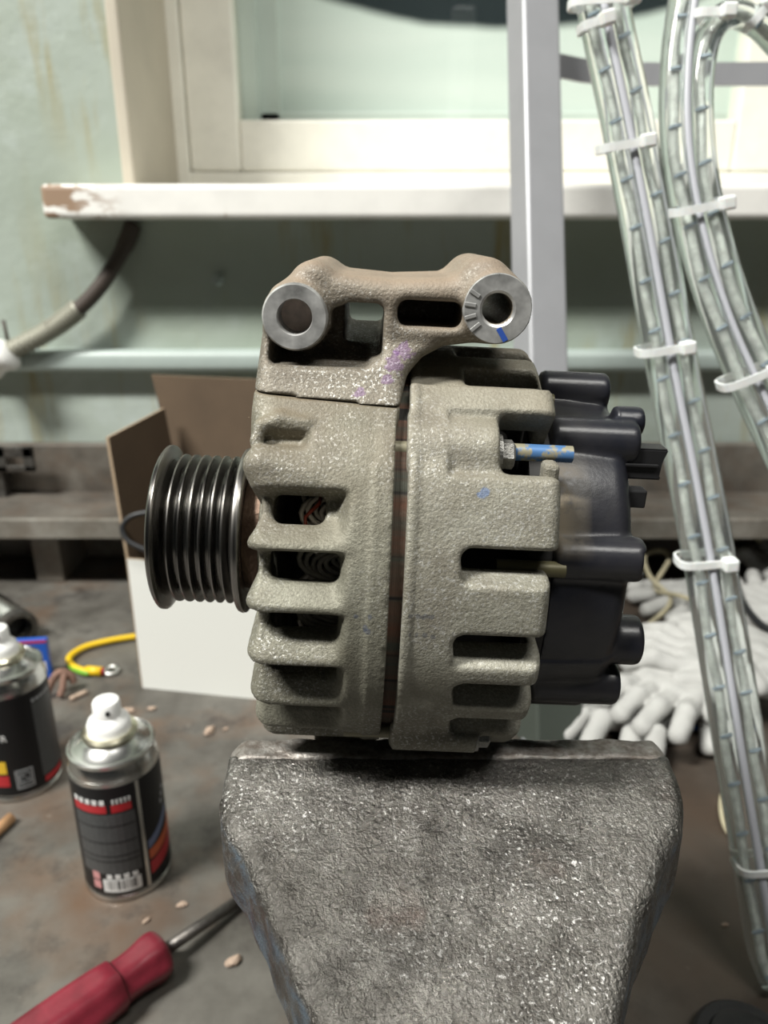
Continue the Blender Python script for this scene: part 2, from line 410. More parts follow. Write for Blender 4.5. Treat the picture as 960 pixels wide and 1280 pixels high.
def clear_glass():
    m, nt, bs = newmat('clear_pane_glass', (.95, 1, .97), .02)
    out = [n for n in nt.nodes if n.type == 'OUTPUT_MATERIAL'][0]
    t = nt.nodes.new('ShaderNodeBsdfTransparent'); t.inputs[0].default_value = (.97, .99, .98, 1)
    g = nt.nodes.new('ShaderNodeBsdfGlossy'); g.inputs['Roughness'].default_value = .03
    mx = nt.nodes.new('ShaderNodeMixShader'); mx.inputs[0].default_value = .05; nt.links.new(t.outputs[0], mx.inputs[1]); nt.links.new(g.outputs[0], mx.inputs[2])
    nt.links.new(mx.outputs[0], out.inputs[0]); return m
M['glass'] = clear_glass()
def bench_mat():
    m, nt, bs = newmat('worn_steel_bench', (.12, .115, .1), .5, .25)
    v = coords(nt)
    c = hexmix(nt, (.062, .056, .048), (.175, .167, .148), noise(nt, 9, 6, .65, v, .34, .66))
    c = hexmix(nt, c, (.13, .072, .04), mth(nt, 'MULTIPLY', noise(nt, 7, 4, .6, v, .50, .66), .8))
    c = hexmix(nt, c, (.035, .03, .028), mth(nt, 'MULTIPLY', noise(nt, 16, 5, .7, v, .53, .68), .8))
    c = hexmix(nt, c, (.33, .30, .25), mth(nt, 'MULTIPLY', noise(nt, 120, 3, .6, v, .70, .76), .6))
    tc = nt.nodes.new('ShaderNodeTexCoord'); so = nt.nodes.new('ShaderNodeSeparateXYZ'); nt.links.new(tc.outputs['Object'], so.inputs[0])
    dark_brown = mth(nt, 'MULTIPLY', ramp(nt, so.outputs[0], .04, .16), noise(nt, 8, 4, .6, v, .2, .5))   # colour turns darker brown towards the right of the vise
    c = hexmix(nt, c, (.055, .04, .03), mth(nt, 'MULTIPLY', dark_brown, .8))
    nt.links.new(c, bs.inputs['Base Color'])
    nt.links.new(ramp(nt, noise(nt, 12, 4, .6, v), -.3, 1.3), bs.inputs['Roughness'])
    bump(nt, bs, noise(nt, 60, 5, .6, v), .2, .002); return m
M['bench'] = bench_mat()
M['shelf'] = worn_steel('old_shelf_steel', (.10, .088, .075), (.21, .195, .17), .5, .3, .45, 14)
M['floor'] = plain('concrete_floor', (.18, .17, .16), .8, var=.2, vscale=6)
M['post'] = plain('grey_painted_tube', (.36, .365, .385), .38, .15, var=.04, vscale=30)
M['cardboard'] = plain('brown_cardboard', (.10, .068, .042), .85, var=.1, vscale=25)
M['card_white'] = plain('white_box_print', (.80, .81, .77), .45)
M['card_edge'] = plain('cardboard_edge', (.36, .27, .18), .85)
# small things
M['tin'] = plain('tinplate', (.62, .62, .60), .24, 1, var=.06, vscale=30)
M['brass_lac'] = plain('lacquered_valve_cup', (.60, .57, .44), .3, 1)
M['white_plastic'] = plain('white_plastic', (.85, .85, .83), .35)
M['can_black'] = plain('black_can_print', (.008, .008, .009), .45, spec=.3)
M['can_grey'] = plain('grey_can_print', (.055, .058, .06), .4, var=.3, vscale=900)
M['can_red'] = plain('red_print', (.42, .018, .025), .35)
M['can_orange'] = plain('orange_print', (.50, .10, .03), .35)
M['can_blue'] = plain('slate_blue_print', (.12, .15, .25), .35)
M['print_white'] = plain('white_print', (.68, .68, .67), .4)
M['print_grey'] = plain('pale_grey_print', (.30, .31, .32), .4)
M['print_yellow'] = plain('yellow_print', (.70, .45, .03), .4)
M['screw_handle'] = plain('red_screwdriver_plastic', (.165, .016, .028), .33, var=.3, vscale=60, bmp=.1)
M['steel_shaft'] = worn_steel('screwdriver_shaft', (.09, .085, .08), (.16, .15, .14), .35, .85, .2)
M['yellow'] = plain('yellow_cable', (.72, .47, .01), .4)
M['green'] = plain('green_cable_stripe', (.17, .38, .03), .4)
M['carton_blue'] = plain('blue_carton', (.012, .085, .42), .4)
M['rust'] = plain('rusty_iron', (.20, .115, .085), .75, .2, var=.35, vscale=150, bmp=.5)
M['wood'] = plain('pine_wood', (.42, .24, .12), .7, var=.2, vscale=80)
M['chip'] = plain('wood_chip', (.40, .30, .23), .8, var=.2, vscale=200)
M['glove'] = plain('white_cotton_glove', (.42, .42, .405), .9, var=.06, vscale=60, bmp=.4, bscale=900)
M['twine'] = plain('beige_cord', (.42, .38, .26), .6, var=.2, vscale=120)
M['blackwire'] = plain('black_cable', (.015, .016, .018), .45)
M['bluewire'] = plain('blue_connector', (.03, .12, .42), .4)
M['olive'] = plain('olive_brass', (.15, .135, .07), .5, .2)
M['conduit'] = plain('grey_spring_conduit', (.33, .325, .27), .45, .3)
M['oldcable'] = plain('brown_old_cable', (.055, .042, .034), .6)
def pvc():
    m, nt, bs = newmat('clear_pvc', (.90, .95, .93), .09)
    bs.inputs['Transmission Weight'].default_value = .93; bs.inputs['IOR'].default_value = 1.32
    bump(nt, bs, noise(nt, 70, 2), .12, .002); return m
M['pvc'] = pvc()
M['core'] = plain('rope_light_core', (.62, .64, .60), .35, .2, var=.35, vscale=130, bmp=.5, bscale=200)
M['wire_white'] = plain('white_grey_wire', (.43, .44, .48), .4)
M['bulb'] = plain('blue_grey_bulb', (.33, .40, .47), .25, .2)
M['tie'] = plain('white_nylon', (.86, .86, .84), .4)
M['tie'].node_tree.nodes['Principled BSDF'].inputs['Subsurface Weight'].default_value = .1

# ------------------------------------------------------------------ the setting
def struct(name, me, mat, label=None, parent=None, **k):
    o = link(name, me, mat, parent, **k)
    if parent is None: o['kind'] = 'structure'
    if label: o['label'] = label
    return o
struct('floor', box((-2500, -2500, -870), (2500, 1250, -850)), M['floor'], 'grey concrete floor below the workbench')
WY = 920
bm = bmesh.new()
add_box(bm, (-2500, WY, -850), (-275, WY+300, 1900)); add_box(bm, (-275, WY, -850), (600, WY+300, 404))
add_box(bm, (600, WY, -850), (2500, WY+300, 1900)); add_box(bm, (-275, WY, 1450), (600, WY+300, 1900))
struct('wall_back', from_bm(bm), M['wall'], 'pale blue-green painted wall behind the workbench with rusty drips')
# plaster reveal of the window opening
struct('trim_1', box((-288, WY-1, 434), (-274, WY+208, 1450), 3), M['reveal'], 'beige plaster reveal at the left of the window')
# window sill board, chipped white paint
bm = bmesh.new(); add_box(bm, (-352, 850, 403), (680, 1150, 436), 5, 3)
struct('trim_2', from_bm(bm), M['sill'], 'chipped white painted window sill board')
# green moulding along the wall under the sill
bm = bmesh.new(); add_box(bm, (-1500, 897, 236), (1500, 926, 261), 8, 4)
struct('trim_3', from_bm(bm), M['rail'], 'pale green painted rail along the wall below the sill', smooth=True)
win = thing('window_1', 'cream painted double window with whitewashed outer pane', None, (0, 0, 0), kind='structure')
FY = 1122
def wbox(name, lo, hi, mat, bev=2, parent=win): return link(name, box(lo, hi, bev), mat, parent)
wbox('casing', (-278, FY-6, 434), (-259, FY+76, 1450), M['frame'])
wbox('casing', (-278, FY-4, 434), (620, FY+76, 466), M['frame'])
wbox('sash_stile', (-258, FY, 467), (-191, FY+40, 1450), M['frame'], 4)
wbox('sash_stile', (464, FY, 467), (580, FY+40, 1450), M['frame'], 4)
wbox('sash_rail', (-191, FY+1, 467), (464, FY+40, 530), M['frame'], 4)
wbox('inner_reveal', (-192, FY+40, 496), (-170, FY+125, 1450), M['sash'])
wbox('inner_reveal', (-192, FY+40, 496), (500, FY+125, 529), M['sash'])
wbox('inner_reveal', (480, FY+40, 496), (500, FY+125, 1450), M['sash'])
wbox('outer_sash', (-192, FY+62, 524), (-142, FY+90, 1450), M['sash'], 3)
wbox('outer_sash', (-172, FY+62, 524), (500, FY+90, 548), M['sash'], 3)
link('pane', box((-150, FY+72, 540), (485, FY+76, 1450)), M['pane'], win)
link('pane', box((-191, FY+18, 530), (464, FY+21, 1450)), M['glass'], win)
lt = lathe([(0, 3), (2, 6), (14, 6), (16, 3)], 16); l_ = link('hinge', lt, M['frame'], win); l_.location = Vector((-263, FY-8, 677))*.001

# ------------------------------------------------------------------ workbench with its steel back shelf
wb = thing('workbench', 'grey worn steel workbench top stained with rust and dark brown', 'workbench', (0, 560, -850))
def wpart(name, me, mat): o = link(name, me, mat, wb); o.location = Vector((0, -560, 850))*.001; return o
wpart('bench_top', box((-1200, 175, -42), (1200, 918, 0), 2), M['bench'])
for x in (-1120, 1120):
    for y in (220, 870): wpart('leg', box((x-35, y-35, -850), (x+35, y+35, -42), 2), M['shelf'])
sh = thing('steel_shelf', 'old grey steel shelf along the back of the workbench', 'shelf', (0, 880, 0))
def wpart(name, me, mat): o = link(name, me, mat, sh); o.location = Vector((0, -880, 0))*.001; return o
wpart('back_plate', box((-1200, 898, 84), (1200, 912, 150), 2), M['shelf'])
bm = bmesh.new(); add_box(bm, (-1200, 800, 84), (1200, 899, 90), 1); wpart('shelf_plate', from_bm(bm), M['shelf'])
wpart('shelf_lip', box((-1200, 796, 68), (1200, 802, 91.5), 1.5), worn_steel('worn_bright_lip', (.17, .155, .13), (.34, .325, .29), .45, .4, .3, 14))
for x in (-620, -395, 140, 610): wpart('shelf_support', box((x-16, 830, 0.3), (x+16, 908, 84), 1), M['shelf'])
wpart('riser_plate', box((-1200, 908, 0.3), (1200, 914, 90), 0), M['shelf'])

# ------------------------------------------------------------------ alternator
AL = math.radians(2.7)
O = at_t(497, 671, 250)
alt = thing('alternator', 'dusty cast aluminium car alternator with ribbed pulley clamped in the vise', 'alternator', O)
alt.rotation_euler = (0, AL, 0)
def ap(name, me, mat, parent=None, smooth=False):
    return link(name, me, mat, parent or alt, smooth)
D2R = math.pi/180
# --- front (drive end) housing and the mounting bracket cast onto it
h = .8; lo = (-46, -68, -100); hi = (34, 68, 94)
_, (A, Y, Z) = grid(lo, hi, h)
r = np.sqrt(Y*Y+Z*Z); th = np.degrees(np.arctan2(Z, -Y))
PT = 14.35
ph = np.mod(th-31.7, PT)
u = np.clip((ph-1.4)/6.6, 0, 1)*(1-sstep(ph, 13.3, PT))
ribs = np.where((th < 46.1) & (th > -172), 1.0, 0.0)
aw = sstep(A, -13.5, -18)
top_pocket = (th > 31.6) & (th < 46.1)
aw = np.where(top_pocket, sstep(A, -24, -28), aw)
u = np.where(top_pocket, sstep(ph, 8.6, 12.0)*(1-sstep(ph, 13.4, PT))*.6, u)
uu = u*ribs
rd = 6.2*uu*aw*(1-.45*sstep(A, -34, -37))
Rout = 63-rd+.7*sstep(A, -9.2, -8.2)*(1-sstep(A, -5, -4.4))*0+.4*sstep(A, -8, -7.4)+.55*np.exp(-((A+8.3)/.7)**2)*(th < 38)
aend = -38.6+1.8*uu-.9*(1-uu)*ribs*np.exp(-((ph-2)/2.5)**2)
d = rcorner(r-Rout, aend-A, 5.0)
d = np.maximum(d, A+3.6)
nose = np.maximum(r-21, np.maximum(-42.5-A, A+30)); d = smin(d, nose, 2.5)
# swollen lips of the two uppermost fins
pc = lambda a, t, q: (a, -q*math.cos(t*D2R), q*math.sin(t*D2R))
d = smin(d, capsule(A, Y, Z, pc(-36.5, 37.5, 59.8), pc(-24, 35, 59.5), 5.0, 3.6), 2.0)
for p_, q_ in (((-38.6, 43, 61), (-37.6, 46.5, 62.4)), ((-37.6, 46.5, 62.4), (-33, 48.3, 63.0)), ((-33, 48.3, 63.0), (-26, 47.6, 62.6))):
    d = smin(d, capsule(A, Y, Z, pc(*p_), pc(*q_), 1.7, 1.5), 1.0)
# bracket
P2 = [(-41.2, 40), (-40.4, 54), (-39.4, 68), (-36.5, 77.5), (-30, 81.5), (-24, 82), (-6, 81), (8, 82), (15, 83), (24, 82), (29, 77), (29.5, 72), (25, 67.3), (15, 66.3), (8, 65.2), (2.5, 62.2), (-1.5, 57.5), (-3.6, 51), (-3.6, 40)]
b2 = polysdf(A, Z, P2)-.3
b2 = smin(b2, np.hypot(A+26.5, Z-79.5)-5.6, 3)
b2 = smin(b2, np.hypot(A-18, Z-80.6)-7.4, 3)
yf = -29.5-np.clip(66-Z, 0, 18)*.55
yb = 24+np.clip(66-Z, 0, 18)*.78
dy = np.maximum(yf-Y, Y-yb)*.85
br = smax(b2, dy, 5.0)
bossL = np.maximum(np.hypot(A+30.4, Z-71.4)-8.6, np.maximum(-31.6-Y, Y-27))
bossR = np.maximum(np.hypot(A-20.9, Z-75.7)-8.9, np.maximum(-31.4-Y, Y-27))
br = smin(br, bossL, 2.0); br = smin(br, bossR, 2.2)
zf = 60.8+np.clip(Y+28, 0, 60)*.10; w1 = smax(rbox2(A, Z, -13.3, (zf+75.3)/2, 5.4, (75.3-zf)/2, 2.2), Y-60, .5)
w1b = smax(rbox2(A, Z+.1*(Y+30), -24, 63.6, 13, 4.6, 1.6), Y+12, 3); w1b = np.maximum(w1b, 9.0-np.hypot(A+30.4, Z-71.4)-.4*(Y < -30))
w1b2 = smax(rbox2(A, Z, -17.5, 67.5, 4, 6.5, 2), Y+13, 3)
w1b2 = np.maximum(w1b2, 8.8-np.hypot(A+30.4, Z-71.4))
w2 = smax(rbox2(A, Z, 4.0, 73.3, 8.4, 3.3, 2.4), Y+6, 2)
for c in (w1, w1b, w1b2, w2): br = smax(br, -c, 1.6)
br = np.maximum(br, -np.maximum(np.hypot(A+30.4, Z-71.4)-4.5, Y+7.5))
br = np.maximum(br, -(np.hypot(A-20.9, Z-75.7)-3.9))
cav = np.maximum(r-np.where(A > -11, 60.6, 53.0), -33.6-A)
br = np.maximum(br, -np.maximum(r-62.2, -37.5-A))
lug = smax(rbox2(A, Z, -14, -77, 10, 19, 3), np.maximum(-25.5-Y, Y+7), 1)
lug = np.maximum(lug, -np.maximum(r-61, -999))
d = smin(d, lug, 3)
F = smin(d, br, 4.0)
F = np.maximum(F, -cav)
# ventilation slots
k0 = np.floor((31.7-th)/PT)
s_ = (ph-10.3)*r*D2R
amid = np.where(k0 < .5, -27.0, -25.0); ahw = np.where(k0 < .5, 6.6, 8.9)
slot = rcorner(np.abs(A-amid)-ahw, np.abs(s_)-4.1, 2.6)
slot = np.where((th < 31.7) & (th > -172) & (r > 45), slot, 5)
F = smax(F, -slot, 1.3)
F = np.maximum(F, -np.maximum(r-9, -50-A))
part = Z-(51.4-.05*(A+20))
ap('front_housing', nets(np.maximum(F, part+.12), lo, h), M['cast_front'])
ap('mounting_bracket', nets(np.maximum(F, -(part-.12)), lo, h), M['cast_bracket'])
# steel bushing and machined face in the two bracket eyes
def ring(prof, n=48): return lathe(prof+[prof[0]], n, 'y', cap=False)
bsh = ap('bushing', ring([(-33.4, 4.6), (-33.4, 7.9), (-32.8, 8.35), (-24, 8.35), (-24, 4.4), (-32.7, 4.4)]), M['machined'], smooth=True); bsh.location = (-.0304, 0, .0714)
o = ap('bore_plug', lathe([(-24.5, 4.45), (-24, 4.45), (-7.6, 4.45)], 32, 'y'), M['bore']); o.location = (-.0304, 0, .0714)
o = ap('machined_face', ring([(-31.75, 4.6), (-31.75, 8.5), (-31.3, 8.75), (-28, 8.75), (-28, 3.95), (-31.2, 3.95)]), M['machined'], smooth=True); o.location = (.0209, 0, .0757)
o = ap('paint_mark', box((-.7, -31.86, -1.9), (.7, -31.7, 1.9), .05), plain('blue_marker', (.03, .09, .4), .5)); o.location = (.0226, 0, .0694); o.rotation_euler = (0, -.6, 0)
for k in range(4):
    t = (150+k*24)*D2R
    o = ap('cast_notch', box((-1.5, -32.0, -.5), (1.5, -31.6, .5), .15), M['machined']); o.location = (.0209+.0071*math.cos(t), 0, .0757+.0071*math.sin(t)); o.rotation_euler = (0, -t, 0)
del F, d, br, cav, slot, lug, b2, w1, w1b, w1b2, w2
# --- rear (slip ring end) housing: comb of fingers open to the right
lo = (-2, -70, -70); hi = (42, 70, 70)
_, (A, Y, Z) = grid(lo, hi, h)
r = np.sqrt(Y*Y+Z*Z); th = np.degrees(np.arctan2(Z, -Y))
pad = np.where((th > 19) & (th < 60.5), 1.6, 0)*sstep(th, 20, 38)*np.maximum(1-sstep(A, 9.5, 10.5), np.maximum(1-sstep(th, 35, 37), sstep(th, 51.5, 53.0)))
band = np.where((th > -70) & (th <= -20), .8, 0)*(1-sstep(A, 9.2, 10.5))*sstep(-th, 20, 28)
topdrop = -1.2*np.where((th > 60.5) & (th < 125), 1.0, 0)
R2 = 62.8+pad+band+topdrop+.5*(1-sstep(A, 2.0, 2.6))
ae = np.where((th > 18) & (th < 62), 37.9, 36.4)
d = rcorner(r-R2, A-ae, 3.0); d = np.maximum(d, -.2-A)
bossU = np.maximum(np.hypot(Y+57*math.cos(45*D2R), Z-57*math.sin(45*D2R))-8.5, np.maximum(-.2-A, A-23)); d = smin(d, bossU, 2)
tl = -44*D2R
foot = np.maximum(np.hypot(Y+60.5*math.cos(tl), Z-60.5*math.sin(tl))-6.4, np.maximum(-.2-A, A-24)); d = smin(d, foot, 2.5)
cav = np.maximum(r-np.where(A < 10, 60.6, 54.5), A-33.5); cav = np.minimum(cav, r-40)
F = np.maximum(d, -cav)
slots = [(64.5, 72.5, 15, 35.0), (37, 53, 22.8, 99), (11, 19.4, 14, 99), (-10.2, -1.4, 13.6, 99), (-24.2, -15.6, 15, 99), (-39.5, -29.8, 16, 99), (-68, -58, 14, 99), (-86, -76, 14, 99)]
slots += [(x, x+9, 14, 35) for x in (80, 96, 112, 128, 144, 160)]+[(x-9, x, 14, 99) for x in (-96, -112, -128, -144, -160)]
for t0, t1, a0, a1 in slots:
    if -60 < t0 < 25:                            # the lower flank of these slots slopes outwards
        cut = rcorner(np.abs((th-(t0+t1)/2)*r*D2R)-(t1-t0)/2*60*D2R, a0-A, 2.4)
        F = smax(F, -np.maximum(cut, R2-1.9*(th-t0)-r), 1.2)
        t0 += 3.6
    s_ = (th-(t0+t1)/2)*r*D2R
    hwid = (t1-t0)/2*60*D2R
    sl = rcorner(np.abs(s_)-hwid, np.maximum(a0-A, A-a1), 2.4 if t0 < 60 else 1.2)
    sl = np.maximum(sl, 44-r)
    F = smax(F, -sl, 1.6)
ap('rear_housing', nets(F, lo, h), M['cast_rear'])
# small clamp post in the bolt window
ap('post', box((33.5, -50, 33), (37.5, -44, 40.5), 1.2), M['cast_rear'])
# --- stator, windings, rotor inside
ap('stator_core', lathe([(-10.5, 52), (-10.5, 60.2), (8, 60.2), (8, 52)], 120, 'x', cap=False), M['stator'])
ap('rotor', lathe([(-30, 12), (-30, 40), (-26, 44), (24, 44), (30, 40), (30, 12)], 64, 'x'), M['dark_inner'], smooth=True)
parts = []
for k in range(25):                              # nested hairpin loops, one bundle behind each vent slot, a second layer between
    for lay in range(2):
        t0 = 27.4-14.35*k+lay*6.5
        for j in range(8):
            P = []
            wd, reach = 6.6-.8*j, 15.5-1.75*j
            for q in range(11):
                f_ = q/10; ang = (t0+wd*math.cos(math.pi*f_)+1.2*math.sin(k*2.1+j))*D2R; aa = -11.5-reach*math.sin(math.pi*f_)**.7
                rr = 50.4-3.4*lay+.5*math.sin(j*1.9+k)
                P.append((aa, -rr*math.cos(ang), rr*math.sin(ang)))
            parts.append(tube_data(P, .78, 5))
ap('stator_winding', multi(parts), M['winding'], smooth=True)
P = [(-24, -51.5*math.cos(a*D2R), 51.5*math.sin(a*D2R)) for a in range(22, 34, 2)]
ap('lead_wire', tube([(p[0]-2*math.sin(i), p[1], p[2]) for i, p in enumerate(P)], .5, 6), M['red_wire'], smooth=True)
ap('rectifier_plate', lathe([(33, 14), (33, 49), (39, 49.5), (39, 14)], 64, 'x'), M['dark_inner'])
# --- through bolts
def bolt_head(a0, t, rc, parent, hexr=3.9, L=3.6):
    y, z = -rc*math.cos(t), rc*math.sin(t)
    hd = ap('bolt', lathe([(a0, hexr), (a0+L-.6, hexr), (a0+L, hexr-.8)], 6, 'x'), M['bolt'], parent)
    hd.location = (0, y*.001, z*.001)
    wsh = link('washer', lathe([(a0-.9, 5.0), (a0+.1, 5.0)], 32, 'x'), M['bolt'], hd)
for t, rc, a0 in ((44*D2R, 58.5, 23.4), (-44*D2R, 61.5, 24.6), (134*D2R, 58, 23.4), (-134*D2R, 58, 23.4)):
    bolt_head(a0, t, rc, None)
    o = ap('through_bolt', lathe([(-14, 2.3), (22, 2.3)], 16, 'x'), M['rod'], smooth=True); o.location = (0, -rc*math.cos(t)*.001, rc*math.sin(t)*.001)
o = ap('stud', lathe([(26, 2.2), (42, 2.2)], 16, 'x'), M['rod'], smooth=True); o.location = (0, -58.5*math.cos(44.8*D2R)*.001, 58.5*math.sin(44.8*D2R)*.001)
for t in (14, 75):
    o = ap('stud', lathe([(24, 2.1), (42, 2.1)], 16, 'x'), M['olive'], smooth=True); o.location = (0, -51*math.cos(t*D2R)*.001, 51*math.sin(t*D2R)*.001)
# --- pulley with six grooves
prof = [(-74.2, 9), (-74.2, 17), (-73.2, 22), (-74.6, 25.4), (-73.9, 26.4), (-73.0, 26.4), (-72.2, 25.2), (-71.4, 21.5), (-70.4, 19.8)]
for k in range(6):
    a0 = -68.9+k*3.22
    prof += [(a0-1.15, 20.0), (a0-.55, 22.8), (a0-.25, 23.7), (a0+.25, 23.7), (a0+.55, 22.8), (a0+1.15, 20.0)]
prof += [(-50.9, 20.6), (-50.2, 24.6), (-49.4, 26.2), (-48.5, 26.6), (-47.5, 26.4), (-47.0, 25.4), (-47.8, 18), (-47.8, 9)]
pu = ap('pulley', lathe(prof, 128, 'x'), M['pulley'], smooth=True)
link('hub', lathe([(-48.2, 16), (-47.6, 18.4), (-45, 19.6), (-37, 19.8), (-37, 12)], 64, 'x'), M['hub'], pu, True)
link('shaft_nut', lathe([(-77, 6), (-77, 8.6), (-74, 9)], 6, 'x'), M['bolt'], pu)
# --- black plastic rear cover
lo = (37, -62, -62); hi = (74, 62, 62); h2 = .8
_, (A, Y, Z) = grid(lo, hi, h2)
r = np.sqrt(Y*Y+Z*Z); th = np.degrees(np.arctan2(Z, -Y))
Rc = 49.6-1.3*sstep(A, 44, 62)-.8*np.where((th > -20) & (th < 11), 1.0, 0)
d = rcorner(r-Rc, A-61.3, 5.0)
d = np.maximum(d, 39.2-A)
def lobe(d, t, rc, rl, a0, a1, k=1.4):
    t *= D2R
    c = np.hypot(Y+rc*math.cos(t), Z-rc*math.sin(t))
    return smin(d, rcorner(c-rl, np.maximum(a0-A, A-a1), 1.8), k)
for t, rc, rl, a1 in ((86, 51.0, 5.6, 60.0), (59.5, 47.2, 6.4, 64.0), (17.5, 46.8, 6.0, 63.5), (-39, 46.2, 6.4, 65.5), (115, 47, 6.3, 62), (152, 47, 6.3, 62), (188, 47, 6.3, 62), (-70, 46, 6.3, 62), (-110, 46, 6.3, 62)):
    d = lobe(d, t, rc, rl, 39.4, a1)
stubs = [((45.6, -19), 4.3, 58, 66.6), ((-14.5, -36), 7.2, 58, 69.6)]
for (z0, y0), rl, a0, a1 in stubs:
    d = smin(d, rcorner(np.hypot(Y-y0, Z-z0)-rl, np.maximum(a0-A, A-a1), 1.4), 1.2)
rib_l = np.maximum(np.abs(np.hypot(Y, Z)-38)-1.0, np.maximum(A-62.6, 55-A)); d = np.minimum(d, rib_l)
notch = rbox3(A, Y, Z, (63.5, -46, 14.5), (1.2, 7, 2.8), .4); d = np.maximum(d, -notch)
cov = ap('rear_cover', nets(d, lo, h2), M['cover'])
bm = bmesh.new()
Q = [(60, 31.6), (71.2, 31.6), (69.8, 33.6), (70.0, 36.4), (72.0, 40.4), (60, 40.4)]
vs = [[bm.verts.new((a, y, z)) for a, z in Q] for y in (-29, -22)]
bm.faces.new(vs[0]); bm.faces.new(vs[1][::-1])
for i in range(6): bm.faces.new((vs[0][i], vs[0][i-1], vs[1][i-1], vs[1][i]))
bmesh.ops.bevel(bm, geom=list(bm.edges), offset=.5, segments=2, affect='EDGES')
add_box(bm, (60, -29.8, 35.4), (69.4, -28.8, 36.2), .2)
ap('connector', from_bm(bm), M['black'], cov)
ap('clip_tab', box((59, -33, 24.5), (66.4, -28, 29.6), .5), M['black'], cov)

# ------------------------------------------------------------------ bench vise
vi = thing('bench_vise', 'heavy grey bench vise with battered wide jaw under the alternator', 'vise', (20, 215, 0))
def vpart(name, me, mat, smooth=False):
    o = link(name, me, mat, vi, smooth); o.location = Vector((-20, -215, 0))*.001; return o
# moving jaw: wide head that narrows towards the viewer
lo = (-62, 84, 150); hi = (104, 210, 240); hv = 1.1
_, (X, Y, Z) = grid(lo, hi, hv)
plan = [(-48.2, 199), (-48.8, 184), (-46.5, 176), (-37, 163), (-26, 144), (-16.2, 127), (-9, 104), (-9, 88), (45, 88), (47, 104), (55, 127), (63, 144), (73.5, 160), (85.5, 175), (88.6, 184), (88.4, 199)]
dp = polysdf(X, Y, plan)
topz = 235.4-(195-Y)*.27-.0018*np.clip(195-Y, 0, 200)**2*.4
dz = np.maximum((Z-topz)*.96, (topz-27)-Z)
wob = .55*np.sin(X*.21+1.3*np.sin(Y*.13))*np.sin(Y*.17+.9*np.sin(X*.11))+.35*np.sin(X*.47+Y*.31)*np.sin(Y*.41-X*.23)
d = smax(dp+wob*.6, dz+wob*.3, 5.0)
rng = np.random.RandomState(3)                   # dents and dings from hammering
for k in range(70):
    cx, cy, rr = rng.uniform(-46, 86), rng.uniform(96, 194), rng.uniform(1.0, 4.0)
    m_ = (np.abs(X-cx) < 9) & (np.abs(Y-cy) < 9) & (Z > 190)
    an = rng.uniform(0, 3.14); el = rng.uniform(.25, 1)
    xx = (X[m_]-cx)*math.cos(an)+(Y[m_]-cy)*math.sin(an); yy = -(X[m_]-cx)*math.sin(an)+(Y[m_]-cy)*math.cos(an)
    d[m_] += rng.choice([.5, .5, -.35])*np.exp(-(xx/rr)**2-(yy/(rr*el))**2)
vpart('moving_jaw', nets(d, lo, hv), M['vise'])
# jaw insert behind it
lo = (-60, 190, 196); hi = (100, 212, 240)
_, (X, Y, Z) = grid(lo, hi, 1.0)
d = rbox3(X, Y, Z, (20.2, 200.5, 218.2), (69.2, 4.9, 17.9), 1.3)
d = smax(d, (np.abs(X-20.2)-69+np.maximum(Z-231, 0)*.8)*.8, 2)
d += .35*np.sin(X*.33+Y)*np.sin(X*.12+2)
vpart('jaw_plate', nets(d, lo, 1.0), M['jaw_plate'])
vpart('jaw_plate', box((-40, 226.5, 190), (80, 234, 215), 1.5), M['jaw_plate'])
bm = bmesh.new()
sec = [(234, 70), (234, 209), (246, 199), (300, 158), (335, 130), (345, 70)]
vs = [[bm.verts.new((x, y, z)) for y, z in sec] for x in (-38, 78)]
bm.faces.new(vs[0]); bm.faces.new(vs[1][::-1])
for i in range(6): bm.faces.new((vs[0][i], vs[0][i-1], vs[1][i-1], vs[1][i]))
bmesh.ops.bevel(bm, geom=list(bm.edges), offset=4, segments=2, affect='EDGES')
vpart('fixed_jaw', from_bm(bm), M['vise_body'])
vpart('slide', box((-7, 70, 92), (47, 330, 150), 5), M['vise_body'])
vpart('jaw_neck', box((-12, 92, 140), (52, 205, 196), 6), M['vise_body'])
o = vpart('screw', lathe([(20, 13), (36, 15), (60, 15), (64, 10), (75, 10)], 32, 'y'), M['steel_dark'], True); o.location += Vector((.02, 0, .118))
o = vpart('handle_bar', lathe([(-90, 9), (-84, 9), (-83, 5), (83, 5), (84, 9), (90, 9)], 20, 'z'), M['steel_dark'], True); o.location += Vector((.02, .034, .118))
bm = bmesh.new(); add_box(bm, (-22, 215, 18), (64, 345, 74), 8); add_box(bm, (-27, 195, 0), (72, 360, 20), 5)
vpart('base', from_bm(bm), M['vise_body'])

